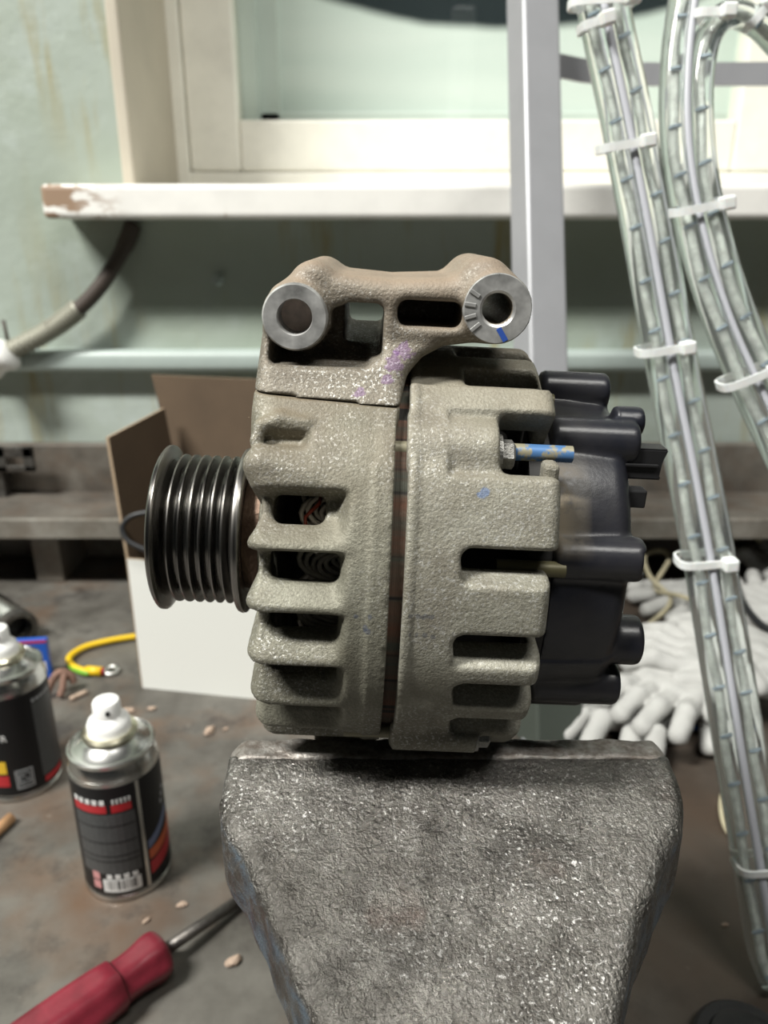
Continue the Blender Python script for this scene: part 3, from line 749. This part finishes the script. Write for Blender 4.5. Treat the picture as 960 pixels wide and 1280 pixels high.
# ------------------------------------------------------------------ spray cans
def arc_patch(r, z0, z1, a0, a1, n=10):
    """a: degrees, 0 = towards local -y, positive = to the right seen from there"""
    V, F = [], []
    for k in range(n+1):
        a = (a0+(a1-a0)*k/n)*D2R
        for rr in (r, r-.4):
            V.append((rr*math.sin(a), -rr*math.cos(a), z0)); V.append((rr*math.sin(a), -rr*math.cos(a), z1))
    for k in range(n):
        b = 4*k; F += [(b, b+4, b+5, b+1), (b+1, b+5, b+7, b+3), (b+2, b+3, b+7, b+6), (b, b+2, b+6, b+4)]
    F += [(0, 1, 3, 2), (4*n, 4*n+2, 4*n+3, 4*n+1)]
    return pymesh(V, F)
def text_on_can(parent, s, size, a, z, r, mat):
    cu = bpy.data.curves.new('t', 'FONT'); cu.body = s; cu.size = size*.001; cu.align_x = 'CENTER'; cu.extrude = .00012
    to = bpy.data.objects.new('t', cu); COL.objects.link(to)
    me = bpy.data.meshes.new_from_object(to.evaluated_get(bpy.context.evaluated_depsgraph_get()))
    bpy.data.objects.remove(to)
    for v in me.vertices:
        t = a*D2R+v.co.x/(r*.001); rr = r*.001+.0002+v.co.z
        v.co = (rr*math.sin(t), -rr*math.cos(t), z*.001+v.co.y)
    return link('print', me, mat, parent)
def spray_can(label, loc, kind, rad=26.5):
    az = math.atan2(-loc[0], loc[1])           # local -y looks at the camera's spot
    c = thing('spray_can', label, 'spray can', loc, 'aerosol cans on the bench', rz=az)
    R = rad
    body = link('body', lathe([(0, R-3), (0, R-.6), (1.2, R+.5), (3.4, R+.5), (4.6, R-.4), (5.2, R), (87, R), (88, R-.2)], 72), M['tin'], c, True)
    link('body_print', lathe([(5.6, R), (5.6, R+.12), (85, R+.12), (85, R)], 72, cap=False), M['can_black'], c, True)
    link('shoulder', lathe([(86, R-.3), (91, R-.6), (95, R-2.2), (96.5, R-1.0), (98.6, R-1.0), (99.2, R-2.2), (98.2, R-3.2), (98.5, R-5), (102.5, R-10), (104.5, 13.5)], 72), M['tin'], c, True)
    link('valve_cup', lathe([(103, 13.6), (105, 16.0), (107, 16.4), (108.4, 15.2), (107.6, 13.0)], 48), M['brass_lac'], c, True)
    noz = link('nozzle', lathe([(104, 12.8), (112, 12.8), (115, 11.6), (117.2, 9.0), (118, 8.2), (126, 8.0), (127.4, 7.2), (128, 5)], 48), M['white_plastic'], c, True)
    link('nozzle_hole', lathe([(0, 1.4), (1.2, 1.4)], 16, 'y'), M['black'], noz).location = (.0, -.009, .123)
    r2 = R+.3
    if kind == 1:
        link('text_panel', arc_patch(r2, 22, 66, -66, 16), M['can_grey'], c)
        for z, s0, s1 in ((67.4, -66, -18), (67.4, -12, 13)):
            link('red_band', arc_patch(r2, z, z+5, s0, s1), M['can_red'], c)
            for k in range(5): link('print', arc_patch(r2+.06, z+5.8, z+9, s0+2+(s1-s0)*k/5, s0+(s1-s0)*(k+.85)/5, 2), M['print_white'], c)
        for z in (57, 45, 35, 31): link('dark_line', arc_patch(r2+.06, z, z+.8, -64, 15), M['can_black'], c)
        link('seam_strip', arc_patch(r2, 5.6, 85, 20.5, 25), M['tin'], c)
        link('barcode', arc_patch(r2, 8, 17.4, -36, 13), M['print_white'], c)
        for k, wd in enumerate((1, 2, 1, 1, 3, 1, 2, 1, 1, 2, 3, 1)): link('barcode_bar', arc_patch(r2+.06, 10, 16.8, -31+k*3.4, -31+k*3.4+wd*.8, 2), M['can_black'], c)
        for k in range(4): link('pictogram', arc_patch(r2, 18.2, 21.2, -30+k*11, -23+k*11, 3), M['print_white'], c)
        for z in (10, 17): link('hazard_mark', arc_patch(r2, z, z+5.5, -51, -40, 3), plain('pink_print', (.55, .26, .26), .4), c)
        def swoosh(z0, z1, hgt, mat, a0=28, a1=84):
            V, F = [], []
            n = 12
            for k in range(n+1):
                f_ = k/n; a = (a0+(a1-a0)*f_)*D2R; z = z0+(z1-z0)*f_**1.3
                for rr in (r2, r2-.4):
                    for q in (z, z+hgt): V.append((rr*math.sin(a), -rr*math.cos(a), q))
            for k in range(n):
                b = 4*k; F += [(b, b+4, b+5, b+1), (b+1, b+5, b+7, b+3), (b+2, b+3, b+7, b+6), (b, b+2, b+6, b+4)]
            return link('swoosh', pymesh(V, F), mat, c)
        swoosh(13, 22, 9, M['can_red']); swoosh(24, 33, 7, M['can_orange']); swoosh(32, 46, 6, M['can_blue'], 28, 70)
        for k in range(3): link('print', arc_patch(r2, 56+4*k, 59+4*k, 58+4*k, 62+4*k, 2), M['print_grey'], c)
    else:
        link('text_panel', arc_patch(r2, 14, 75, 28, 76), M['can_grey'], c)
        for k in range(6): link('print', arc_patch(r2+.06, 76, 78.5, 29+k*7.5, 34+k*7.5, 2), M['print_grey'], c)
        link('red_band', arc_patch(r2, 8, 12.5, 30, 72), M['can_red'], c)
        for x0, x1, z0, z1 in ((-11, 14, 25.2, 26.2), (-11, 14, 10.6, 11.6), (-11, -9, 10.6, 26), (12, 14, 10.6, 26), (-7.5, 10.5, 22.7, 23.4), (-7.5, 10.5, 13.4, 14.1), (-7.5, -6, 13.4, 23), (9, 10.5, 13.4, 23)):
            link('icon_line', arc_patch(r2, z0, z1, x0, x1, 5), M['print_grey'], c)
        text_on_can(c, 'Cu', 7.5, 1.5, 16, r2, M['print_grey'])
        text_on_can(c, 'R', 7, -17, 52, r2, M['print_white'])
        link('yellow_mark', arc_patch(r2, 25, 35, -50, -21, 6), M['print_yellow'], c); link('red_mark', arc_patch(r2, 14, 23, -50, -20, 6), M['can_red'], c)
    return c
b1 = at_z(162, 1086, 0)
spray_can('black spray can with red swoosh and barcode, white nozzle, standing nearer the vise', b1, 1)
b2_ = at_z(30, 972, 0)
spray_can('black spray can with boxed Cu icon, cut by the left edge of the photo', b2_, 2, 27.5)

# ------------------------------------------------------------------ cardboard box, open flaps
yaw = math.atan2(585.9-605.2, 218.5-106.4)
cb = thing('cardboard_box', 'open white cardboard box with brown inside and raised flaps behind the pulley', 'box', (-218.5, 605.2, 0), rz=yaw)
W_, D_, H_, T_ = 165, 118, 127, 2.4
def card(name, pts, parent=cb, nrm_flip=False):
    """panel: quad of 4 points (brown inside face first), thickness along the outward normal; outside printed white"""
    p = [np.array(q, float) for q in pts]; n = np.cross(p[1]-p[0], p[3]-p[0]); n /= np.linalg.norm(n)
    V = p+[q-n*T_ for q in p]
    me = pymesh(V, [(0, 1, 2, 3), (7, 6, 5, 4), (0, 4, 5, 1), (1, 5, 6, 2), (2, 6, 7, 3), (3, 7, 4, 0)])
    o = link(name, me, M['cardboard'], parent); me.materials.append(M['card_white']); me.materials.append(M['card_edge'])
    me.polygons[1].material_index = 1
    for i in range(2, 6): me.polygons[i].material_index = 2
    return o
card('front_panel', [(W_, 0, 0), (0, 0, 0), (0, 0, H_), (W_, 0, H_)])
card('back_panel', [(0, D_, 0), (W_, D_, 0), (W_, D_, H_), (0, D_, H_)])
card('side_panel', [(0, 0, 0), (0, D_, 0), (0, D_, H_), (0, 0, H_)])
card('side_panel', [(W_, D_, 0), (W_, 0, 0), (W_, 0, H_), (W_, D_, H_)])
card('bottom_panel', [(0, 0, 1), (W_, 0, 1), (W_, D_, 1), (0, D_, 1)])
card('flap', [(0, 0, H_), (0, D_, H_), (-8, D_-6, H_+106), (-8, 6, H_+104)])
card('flap', [(0, D_, H_), (W_, D_, H_), (W_+6, D_+10, H_+132), (-26, D_+10, H_+134)])
card('flap', [(W_, D_, H_), (W_, 0, H_), (W_+70, 6, H_+30), (W_+70, D_-6, H_+30)])
# black cable that loops out of the box
P = [at_t(u_, v_, 640) for u_, v_ in ((215, 640), (190, 640), (165, 645), (153, 658), (158, 674), (172, 683), (190, 690), (215, 700))]
tag(link('black_cable', tube(catmull(P, 6), 2.2, 8), M['blackwire'], smooth=True), 'thin black cable looping out of the white cardboard box', 'cable')

# ------------------------------------------------------------------ things on the bench, left
# yellow-green earth lead with ring terminal
e = thing('earth_cable', 'yellow and green earth cable with crimped ring terminal beside the white box', 'cable', at_z(100, 828, 0))
off = -np.array(e.location)*1000
P = [at_z(u_, v_, 5)+off for u_, v_ in ((196, 792), (172, 795), (140, 800), (108, 808), (90, 818), (86, 826), (92, 833), (104, 838), (114, 840))]
link('sheath', tube(catmull(P, 6), 3.0, 10), M['yellow'], e, True)
P = [at_z(u_, v_, 4.2)+off for u_, v_ in ((86.5, 829), (91, 834.6), (102, 839.6), (112, 841.6))]
link('stripe', tube(catmull(P, 5), 2.9, 10), M['green'], e, True)
P = [at_z(u_, v_, 5)+off for u_, v_ in ((108, 838), (127, 839.5))]
link('crimp_sleeve', tube(P, 4.4, 12), M['yellow'], e, True)
P = [at_z(u_, v_, 5)+off for u_, v_ in ((125, 839), (129, 839.3))]
link('red_collar', tube(P, 3.6, 12), M['can_red'], e, True)
c0 = at_z(139, 838, 3)+off
tp = [c0+np.array((6.2*math.cos(a), 6.2*math.sin(a), .4*math.sin(a))) for a in np.linspace(0, 2*math.pi, 20)]
link('ring_terminal', multi([tube_data(tp, 2.0, 6), tube_data([at_z(128, 839, 4)+off, at_z(134, 838.5, 3)+off], 2.6, 8)]), M['tin'], e, True)
# blue carton
p0 = at_z(55, 850, 0)
bc = thing('blue_carton', 'small blue carton with red edge stripe behind the left spray can', 'carton', (p0[0]-8, p0[1]+4, 0), rz=.12)
link('body', box((-34, -3, 0), (14, 4, 40), .6), M['carton_blue'], bc)
link('red_stripe', box((-34.2, -3.2, 37.6), (14.2, -2.8, 40.2), .1), M['can_red'], bc)
for k in range(3): link('print', box((-11+k*5.6, -3.3, 27), (-6.8+k*5.6, -2.9, 32), .15), M['print_white'], bc)
for k in range(2): link('print', box((2+k*5, -3.3, 8), (6+k*5, -2.9, 18), .15), M['print_white'], bc)
# metal sleeve
p0 = at_z(15, 795, 0)
ms = thing('metal_sleeve', 'bright steel tube lying behind the left spray can', 'tube', (p0[0], p0[1], 17), rz=-.75)
link('barrel', lathe([(-45, 14), (-45, 17), (14, 17), (16, 16), (16, 13), (-44, 13)], 40, 'x', cap=False), M['tin'], ms, True)
link('collar', lathe([(14, 12.5), (14, 18.5), (24, 18.5), (25, 17), (25, 12.5)], 40, 'x', cap=False), M['steel_dark'], ms, True)
link('dark_bore', lathe([(0, 12.6), (6, 12.6)], 32, 'x'), M['dark_inner'], ms)
# rusty clip
p0 = at_z(80, 868, 0)
rc_ = thing('rusty_clip', 'small rusty iron clip on the bench beside the blue carton', 'clip', (p0[0], p0[1], 0), rz=.5)
link('jaw', tube(catmull([(-14, 0, 4), (-8, 3, 14), (0, 5, 20), (8, 4, 15), (10, 2, 8)], 5), [3.5]*21, 8), M['rust'], rc_, True)
link('jaw', tube(catmull([(-4, -8, 3.5), (0, -3, 10), (3, 3, 18), (6, 6, 12)], 5), 3, 8), M['rust'], rc_, True)
link('pin', tube(catmull([(4, -14, 2.2), (12, -11, 2.2), (18, -9, 2.2)], 4), 2.2, 8), M['chip'], rc_, True)
# screwdriver
tip = at_z(318, 1112, 3.6); fer = at_z(205, 1188, 13); end = at_z(-10, 1345, 16)
ax = fer-end; L = float(np.linalg.norm(ax)); ax /= L
sd = thing('screwdriver', 'screwdriver with worn dark red plastic handle lying at the lower left', 'screwdriver', end)
q = Vector(ax).to_track_quat('X', 'Z')
sd.rotation_mode = 'QUATERNION'; sd.rotation_quaternion = q
n, prof = 48, [(0, 10), (3, 14), (10, 15.5), (40, 15.5), (70, 14.0), (L-34, 12.4), (L-22, 11.6), (L-14, 12.6), (L-8, 14.2), (L-3, 13.8), (L-.5, 11), (L, 6)]
V, F = [], []
for hx, rr in prof:
    fl = 1.0 if hx < 90 and hx > 4 else .25
    for k in range(n):
        t = 2*math.pi*k/n; r_ = rr*(1-.09*fl*(.5-.5*math.cos(6*t)))
        V.append((hx, r_*math.cos(t), r_*math.sin(t)))
m_ = len(prof)
for i in range(m_-1):
    for k in range(n): F.append((i*n+k, i*n+(k+1) % n, (i+1)*n+(k+1) % n, (i+1)*n+k))
F += [tuple(range(n))[::-1], tuple((m_-1)*n+k for k in range(n))]
hd = link('handle', pymesh(V, F), M['screw_handle'], sd, True)
md = hd.modifiers.new('s', 'SUBSURF'); md.levels = md.render_levels = 1
tl_ = Vector(q.inverted() @ Vector(tip-end))
link('shaft', tube([(L-2, 0, 0), tuple(tl_)], 3.4, 16), M['steel_shaft'], sd, True)
# wooden stick
tag(link('wooden_stick', tube([at_z(-30, 1062, 4), at_z(14, 1022, 4)], 4, 12), M['wood'], smooth=True), 'short round wooden stick at the left edge below the cans', 'stick')
# chips and crumbs
def chip(u_, v_, s, label, mat='chip', rz=0):
    p = at_z(u_, v_, 0); rng = random.Random(int(u_*7+v_))
    bm = bmesh.new(); bmesh.ops.create_icosphere(bm, subdivisions=2, radius=1)
    for v in bm.verts:
        k = 1+rng.uniform(-.22, .22); v.co = Vector((v.co.x*s*k, v.co.y*s*.5*k, max(v.co.z*s*.42*k, -s*.3)+s*.3))
    o = link('wood_chip', from_bm(bm), M[mat]); o.location = Vector((p[0], p[1], 0))*.001; o.rotation_euler = (0, 0, rz)
    return tag(o, label, 'chip', 'chips scattered on the bench')
chip(292, 1204, 5.5, 'pale wood chip lying between the screwdriver shaft and the vise', rz=.7)
chip(228, 1132, 3.6, 'small crumb on the bench just above the screwdriver shaft', rz=.3)
chip(262, 916, 6.5, 'pale crumb on the bench right of the nearer spray can', rz=1.2)
chip(190, 887, 4, 'tan crumb just behind the nearer spray can', rz=.2)
chip(282, 912, 2.6, 'tiny crumb beside the pale crumb near the box', rz=.4)
chip(160, 890, 5.5, 'brown lump right behind the nearer spray can nozzle', rz=.1)
chip(183, 1152, 2.8, 'tiny sliver between spray can and screwdriver', rz=.9)
chip(906, 1157, 2.2, 'tiny white crumb on the bench right of the vise', rz=.2)
chip(917, 1263, 2.2, 'tiny white crumb near the bottom right corner', rz=.2)
# slotted steel bracket on the shelf, far left
sb = thing('steel_bracket', 'slotted steel bracket standing on the back shelf at far left', 'bracket', tuple(at_y(-10, 575, 870)*np.array((1, 1, 0))+np.array((0, 0, 90))))
link('slotted_plate', (lambda bm: (add_box(bm, (-40, 0, 34), (48, 6, 41), 1), add_box(bm, (-40, 0, 51), (48, 6, 64), 1), add_box(bm, (-40, 0, 34), (16, 6, 64), 1), add_box(bm, (36, 0, 34), (48, 6, 64), 1), from_bm(bm))[-1])(bmesh.new()), M['steel_dark'], sb)
link('foot', box((-30, 6, 0), (6, 22, 60), 1), M['steel_dark'], sb)
# old cable and spring conduit on the wall, left
cw = thing('wall_cable', 'old brown cable with grey spring sleeve and white fitting below the sill', 'cable', at_y(100, 390, 895))
off = -np.array(cw.location)*1000
P = [at_y(u_, v_, y_)+off for u_, v_, y_ in ((166, 282, 915), (158, 303, 905), (142, 332, 898), (122, 362, 894), (96, 388, 892), (60, 412, 890))]
link('cable', tube(catmull(P, 6), [9.5]*8+[8.5]*23, 12), M['oldcable'], cw, True)
P = catmull([at_y(u_, v_, 890)+off for u_, v_ in ((98, 386), (78, 402), (50, 420), (10, 440))], 44)
pd = []
for i in range(0, len(P)-1): pass
rr = [10.2+1.7*math.cos(i*2*math.pi/7) for i in range(len(P))]
link('spring_sleeve', tube(P, rr, 14), M['conduit'], cw, True)
P = [at_y(u_, v_, 884)+off for u_, v_ in ((14, 438), (2, 446), (-26, 458))]
link('fitting', tube(catmull(P, 4), [13, 17, 20, 20, 17, 17, 21, 21, 19], 20), M['white_plastic'], cw, True)
P = [at_y(u_, v_, 905)+off for u_, v_ in ((4, 400), (8, 418), (12, 434))]
link('tail', tube(P, 2.2, 8), M['oldcable'], cw, True)
tag(link('wall_hook', lathe([(0, 5), (8, 4), (14, 7), (16, 6)], 16, 'y'), M['rail']), 'small painted peg on the wall under the sill', 'peg').location = Vector((at_y(271, 350, 912)[0], 905, at_y(271, 350, 912)[2]))*.001

# ------------------------------------------------------------------ grey metal stand behind the alternator
pA = at_t(664, -60, 676); pB = at_z(686, 926, 0); pB[2] = 0
st = thing('metal_stand', 'light grey square tube stand with cross bar behind the alternator', 'stand', pB)
dv = Vector(pA-pB); Lp = dv.length
bm = bmesh.new(); add_box(bm, (-18, -15, 0), (18, 15, Lp+120), 2.5, 3)
q = dv.to_track_quat('Z', 'Y')
po = link('post', from_bm(bm), M['post'], st); po.rotation_mode = 'QUATERNION'; po.rotation_quaternion = q @ Matrix.Rotation(.33, 3, 'Z').to_quaternion()
sl_ = box((-21, -18, 0), (21, 18, 62), 2)
fs = link('foot_sleeve', sl_, plain('dark_green_grey_sleeve', (.05, .06, .05), .6), st); fs.rotation_mode = 'QUATERNION'; fs.rotation_quaternion = po.rotation_quaternion
link('foot_plate', box((-22, -20, 0), (22, 20, 4), 1), M['post'], st)
P = [at_t(u_, v_, t_)-pB for u_, v_, t_ in ((684, 80, 690), (705, 84, 700), (740, 90, 712), (800, 93, 720), (900, 93, 715), (1010, 92, 705))]
P = catmull(P, 5); V, F = [], []
for p in P:
    for dy_, dz_ in ((-3, -9.5), (3, -9.5), (3, 9.5), (-3, 9.5)): V.append(p+np.array((0, dy_, dz_)))
for i in range(len(P)-1):
    for k in range(4): F.append((i*4+k, i*4+(k+1) % 4, i*4+4+(k+1) % 4, i*4+4+k))
F += [(3, 2, 1, 0), tuple(len(V)-4+k for k in range(4))]
link('cross_bar', pymesh(V, F), M['post'], st)

# ------------------------------------------------------------------ rope lights
def rope(label, P, bulbs_from=0, step=27):
    P = catmull(P, 10); base = P[-1].copy()
    ro = thing('rope_light', label, 'rope light', base, 'clear rope lights hanging at the right')
    Q = [p-base for p in P]
    link('sleeve', tube(Q, 6.9, 16), M['pvc'], ro, True)
    # the twisted conductor core inside
    C, acc = [], 0
    for i, p in enumerate(Q):
        if i: acc += np.linalg.norm(Q[i]-Q[i-1])
        C.append(p+np.array((.5*math.sin(acc*.1), .5*math.cos(acc*.1), 0)))
    link('core', tube(C, 2.1, 8, .75), M['core'], ro, True)
    acc, nxt, me = 0, bulbs_from, None
    for i in range(1, len(Q)-1):
        acc += np.linalg.norm(Q[i]-Q[i-1])
        if acc >= nxt:
            nxt += step
            d_ = Q[i+1]-Q[i]; s_ = np.cross(d_, [0, 1, 0]); s_ /= np.linalg.norm(s_)
            if me is None: me = tube([(-2.8, 0, 0), (-1.6, 0, 0), (1.6, 0, 0), (2.8, 0, 0)], [.7, 1.2, 1.2, .7], 8)
            b = link('bulb', me, None, ro)
            if not me.materials: me.materials.append(M['bulb'])
            b.location = Vector(Q[i]+np.array((0, -2.6, 0)))*.001; b.rotation_mode = 'QUATERNION'; b.rotation_quaternion = Vector(s_+np.array((0, 0, .25))).to_track_quat('X', 'Z')
    return P
cA = [(738, -70), (750, -10), (762, 50), (783, 150), (806, 270), (826, 380), (844, 480), (868, 600), (888, 710), (909, 840), (928, 960), (948, 1080), (965, 1180), (978, 1250)]
def tA(v): return 395+22*max(0, min(1, (v+70)/1300))
A1 = [at_t(u_-15.5, v_+3, tA(v_)) for u_, v_ in cA]; A2 = [at_t(u_+16.5, v_-3, tA(v_)+2) for u_, v_ in cA]
A1 = [np.array((p[0], p[1], max(p[2], 8))) for p in A1]; A2 = [np.array((p[0], p[1], max(p[2], 8))) for p in A2]
rope('clear rope light strand, left one of the long bundle reaching the bench', A1, 8)
rope('clear rope light strand, right one of the long bundle reaching the bench', A2, 20)
Wi = catmull([at_t(u_+1, v_, tA(v_)-4) for u_, v_ in cA], 8)
tag(link('thin_wire', tube([np.array((p[0], p[1], max(p[2], 4))) for p in Wi], 2.6, 8), M['wire_white'], smooth=True), 'pale grey wire running between the two strands of the long bundle', 'wire')
B1 = [at_t(u_, v_, 398) for u_, v_ in ((866, -70), (852, 0), (842, 80), (841, 160), (850, 235), (868, 315), (896, 400), (936, 495), (985, 600), (1030, 720))]
B2 = [at_t(u_, v_, t_) for u_, v_, t_ in ((1020, 110, 440), (975, 58, 425), (945, 28, 412), (912, 18, 403), (888, 40, 398), (876, 90, 398), (875, 160, 398), (883, 235, 398), (902, 315, 398), (929, 395, 398), (968, 480, 398), (1020, 585, 398), (1065, 700, 398))]
for B in (B1, B2): B += [np.array((B[-1][0]+22, B[-1][1]+5, 90)), np.array((B[-1][0]+40, B[-1][1]+15, 8.)), np.array((B[-1][0]+110, B[-1][1]+25, 7.2))]
rope('clear rope light strand at right edge, left strand of the shorter bundle', B1, 12)
rope('clear rope light strand with a bend at the top right corner', B2, 4)
Wi = catmull([at_t(u_, v_, 394) for u_, v_ in ((880, -60), (868, 0), (860, 80), (859, 160), (868, 240), (886, 320), (914, 405), (952, 490), (1005, 600))], 8)
tag(link('thin_wire', tube(Wi, 2.4, 8), M['wire_white'], smooth=True), 'pale grey wire running between the strands of the shorter bundle', 'wire')
def zip_tie(label, u0, v0, u1, v1, t, head=1):
    p, q_ = at_t(u0, v0, t), at_t(u1, v1, t); c = (p+q_)/2; hw = np.linalg.norm(q_-p)/2; ax_ = (q_-p)/np.linalg.norm(q_-p)
    z = thing('cable_tie', label, 'cable tie', c, 'white cable ties on the rope lights')
    dep = np.array((0, 1., 0)); P = []
    for k in range(25):
        a = 2*math.pi*k/24; ce, se = math.cos(a), math.sin(a)
        P.append(ax_*(hw+1.6)*math.copysign(abs(ce)**.55, ce)+dep*8.6*math.copysign(abs(se)**.55, se))
    nrm = np.cross(ax_, dep); V, F = [], []
    for i, a in enumerate(P):
        o_ = a/np.linalg.norm(a)
        for rr, nn in ((.7, 2.1), (-.4, 2.1), (-.4, -2.1), (.7, -2.1)): V.append(a+o_*rr+nrm*nn)
    for i in range(24):
        for k in range(4): F.append((i*4+k, i*4+(k+1) % 4, i*4+4+(k+1) % 4, i*4+4+k))
    link('strap', pymesh(V, F), M['tie'], z)
    hb = link('head', box((-3.6, -3.6, -3.4), (3.6, 3.6, 3.4), 1.1), M['tie'], z)
    hb.location = Vector(ax_*(hw-1.5)*head-dep*10)*.001; hb.rotation_mode = 'QUATERNION'; hb.rotation_quaternion = Vector(ax_).to_track_quat('X', 'Z')
zip_tie('cable tie at the very top of the long rope light bundle', 716, 6, 788, 2, 394)
zip_tie('upper cable tie of the long bundle, just below the top edge', 728, 36, 756, 28, 393)
zip_tie('cable tie on the long bundle in front of the window sill top', 751, 187, 806, 178, 398)
zip_tie('cable tie on the long bundle level with the bracket windows', 800, 440, 854, 431, 402)
zip_tie('cable tie on the long bundle beside the rear cover', 850, 701, 906, 696, 408)
zip_tie('lowest cable tie on the long bundle near the bottom right', 922, 1079, 975, 1074, 414)
zip_tie('cable tie at the top of the shorter bundle', 868, 20, 904, 20, 396)
zip_tie('slanted cable tie on the bend at the top right corner', 934, 32, 956, 6, 408)
zip_tie('cable tie on the shorter bundle in front of the sill', 842, 266, 902, 254, 396)
zip_tie('cable tie on the shorter bundle at the right edge', 903, 482, 962, 458, 396)

# ------------------------------------------------------------------ cotton gloves and loose wire at the right
def glove_mesh(curl, spread, seed):
    rng = random.Random(seed)
    _, (X, Y, Z) = grid((-62, -62, -4), (62, 125, 52), 2.2)
    d = rbox3(X, Y, Z, (0, 5, 15), (38, 42, 12), 11)
    d = smin(d, rbox3(X, Y, Z, (0, -38, 13), (31, 20, 11), 9), 8)
    for k, (x0, L) in enumerate(((-29, 52), (-10, 64), (10, 60), (28, 48))):
        a = spread*(k-1.5)+rng.uniform(-.07, .07); c1 = curl*rng.uniform(.5, 1.3)
        p0 = np.array((x0, 42, 15.)); p1 = p0+L*.5*np.array((math.sin(a), math.cos(a), math.sin(c1))); p2 = p1+L*.5*np.array((math.sin(a), math.cos(a)*.95, -math.sin(c1)*1.2))
        p2[2] = max(p2[2], 9.5)
        d = smin(d, capsule(X, Y, Z, p0, p1, 10.5, 10), 4); d = smin(d, capsule(X, Y, Z, p1, p2, 10, 9.6), 2)
    sd_ = -1 if seed % 2 else 1
    d = smin(d, capsule(X, Y, Z, (sd_*28, -8, 13), (sd_*50, 38, 12), 12, 9.6), 6)
    d += .8*np.sin(X*.23+seed)*np.sin(Y*.19)*np.sin(Z*.3)
    return nets(np.maximum(d, 1-Z), (-62, -62, -4), 2.2)
GM = [glove_mesh(.25, .12, 1), glove_mesh(.55, .2, 2), glove_mesh(.1, .28, 3)]
def glove(label, u0, v0, u1, v1, k, z=0, tilt=(0, 0)):
    """wrist pixel -> finger tip pixel on the bench plane at height z"""
    p, q_ = at_z(u0, v0, z+12), at_z(u1, v1, z+12); d_ = q_-p
    g = link('work_glove', GM[k], None)
    if not GM[k].materials: GM[k].materials.append(M['glove'])
    c = q_-d_/np.linalg.norm(d_)*72
    g.location = Vector((c[0], c[1], z))*.001; g.rotation_euler = (tilt[0], tilt[1], math.atan2(-d_[0], d_[1])); g.scale = (.82, .82, .82)
    return tag(g, label, 'glove', 'white cotton gloves piled on the bench')
glove('white cotton glove nearest the vise, fingers pointing at its jaw', 815, 850, 762, 935, 1)
glove('white cotton glove with long fingers left of the rope lights', 868, 838, 800, 892, 0, 20)
glove('white cotton glove partly behind the rope lights, fingers towards the camera', 880, 830, 862, 912, 1, 0)
glove('white cotton glove lying flat behind the rear cover', 900, 830, 800, 806, 0, 30)
glove('white cotton glove further back, fingers just right of the rear cover', 900, 742, 812, 752, 2)
glove('white cotton glove at the right edge, fingers pointing up', 985, 830, 925, 722, 2, 2)
glove('white cotton glove at the right edge in front of the upright one', 905, 800, 985, 850, 0, 34)
glove('white cotton glove far back at the right edge by the shelf', 1000, 722, 935, 694, 1, 0)
def loose(name, label, pts, r_, mat, cat, z=26):
    P = [at_z(u_, v_, zz) for u_, v_, zz in [(p + (z,))[:3] for p in pts]]
    tag(link(name, tube(catmull(P, 7), r_, 8), M[mat], smooth=True), label, cat)
loose('beige_cord', 'beige cord looped right beside the rear cover', [(800, 790, 8), (838, 752, 20), (812, 720, 34), (806, 695, 40), (826, 688, 40), (836, 700, 34), (818, 735, 20), (850, 745, 30), (900, 762, 32)], 2.6, 'twine', 'cord')
loose('beige_cord', 'beige cord lying across the gloves left of the rope lights', [(780, 828, 20), (830, 838, 34), (880, 852, 38), (930, 850, 40), (965, 838, 44)], 2.4, 'twine', 'cord')
loose('beige_cord', 'thin beige cord above the flat glove', [(800, 812, 40), (850, 820, 42), (900, 812, 42), (930, 795, 42), (970, 800, 40)], 2.2, 'twine', 'cord')
loose('beige_cord', 'tangled beige cord by the shelf at right', [(905, 700, 20), (925, 660, 40), (950, 676, 40), (935, 650, 50), (965, 655, 50), (980, 690, 30)], 3, 'twine', 'cord')
loose('black_cable', 'black cable bent over the gloves at the right edge', [(920, 725, 20), (928, 752, 36), (948, 778, 40), (975, 795, 40)], 3.6, 'blackwire', 'cable')
loose('black_cable', 'thin dark cable between the stacked gloves', [(805, 800, 24), (840, 800, 34), (870, 815, 40), (905, 816, 40)], 1.8, 'blackwire', 'cable')
loose('blue_cable', 'thin dark blue cable under the front gloves', [(760, 905, 3), (800, 918, 3), (850, 914, 3), (890, 904, 8)], 2, 'bluewire', 'cable', 4)
loose('beige_cord', 'curved beige cord lying right of the vise beside the rope lights', [(905, 985, 3), (902, 1010, 3), (908, 1035, 3), (925, 1055, 3)], 2.2, 'twine', 'cord', 3)
p0 = at_z(912, 668, 24)
ob = thing('brass_fitting', 'olive metal fitting lying by the back shelf at right', 'fitting', (p0[0], p0[1], 0)); 
link('cup', lathe([(0, 12), (20, 12), (24, 15), (34, 15), (36, 13)], 24), M['olive'], ob, True); link('rim', lathe([(36, 12), (37, 16), (41, 16), (42, 12)], 24), M['twine'], ob, True)
p0 = at_z(955, 645, 50)
bx_ = thing('blue_connector', 'small blue wire connector at the right edge near the shelf', 'connector', (p0[0], p0[1], 0))
link('shell', lathe([(0, 5), (2, 7), (62, 7), (64, 9), (80, 9), (82, 7)], 20), M['bluewire'], bx_, True); link('lead', tube([(0, 0, 80), (3, 2, 100), (12, 4, 130)], 2.4, 8), M['twine'], bx_, True)
# dark rubber knob in the bottom right corner
p0 = at_z(930, 1322, 0)
kn = thing('rubber_cap', 'dark round rubber cap at the bottom right corner', 'cap', (p0[0], p0[1], 0))
link('rim', lathe([(0, 23), (2, 25), (8, 25), (10, 23), (10, 18), (5, 17)], 40), M['black'], kn, True)
link('crown', lathe([(0, 18), (12, 17), (15, 12), (16, 5)], 32), M['black'], kn, True)
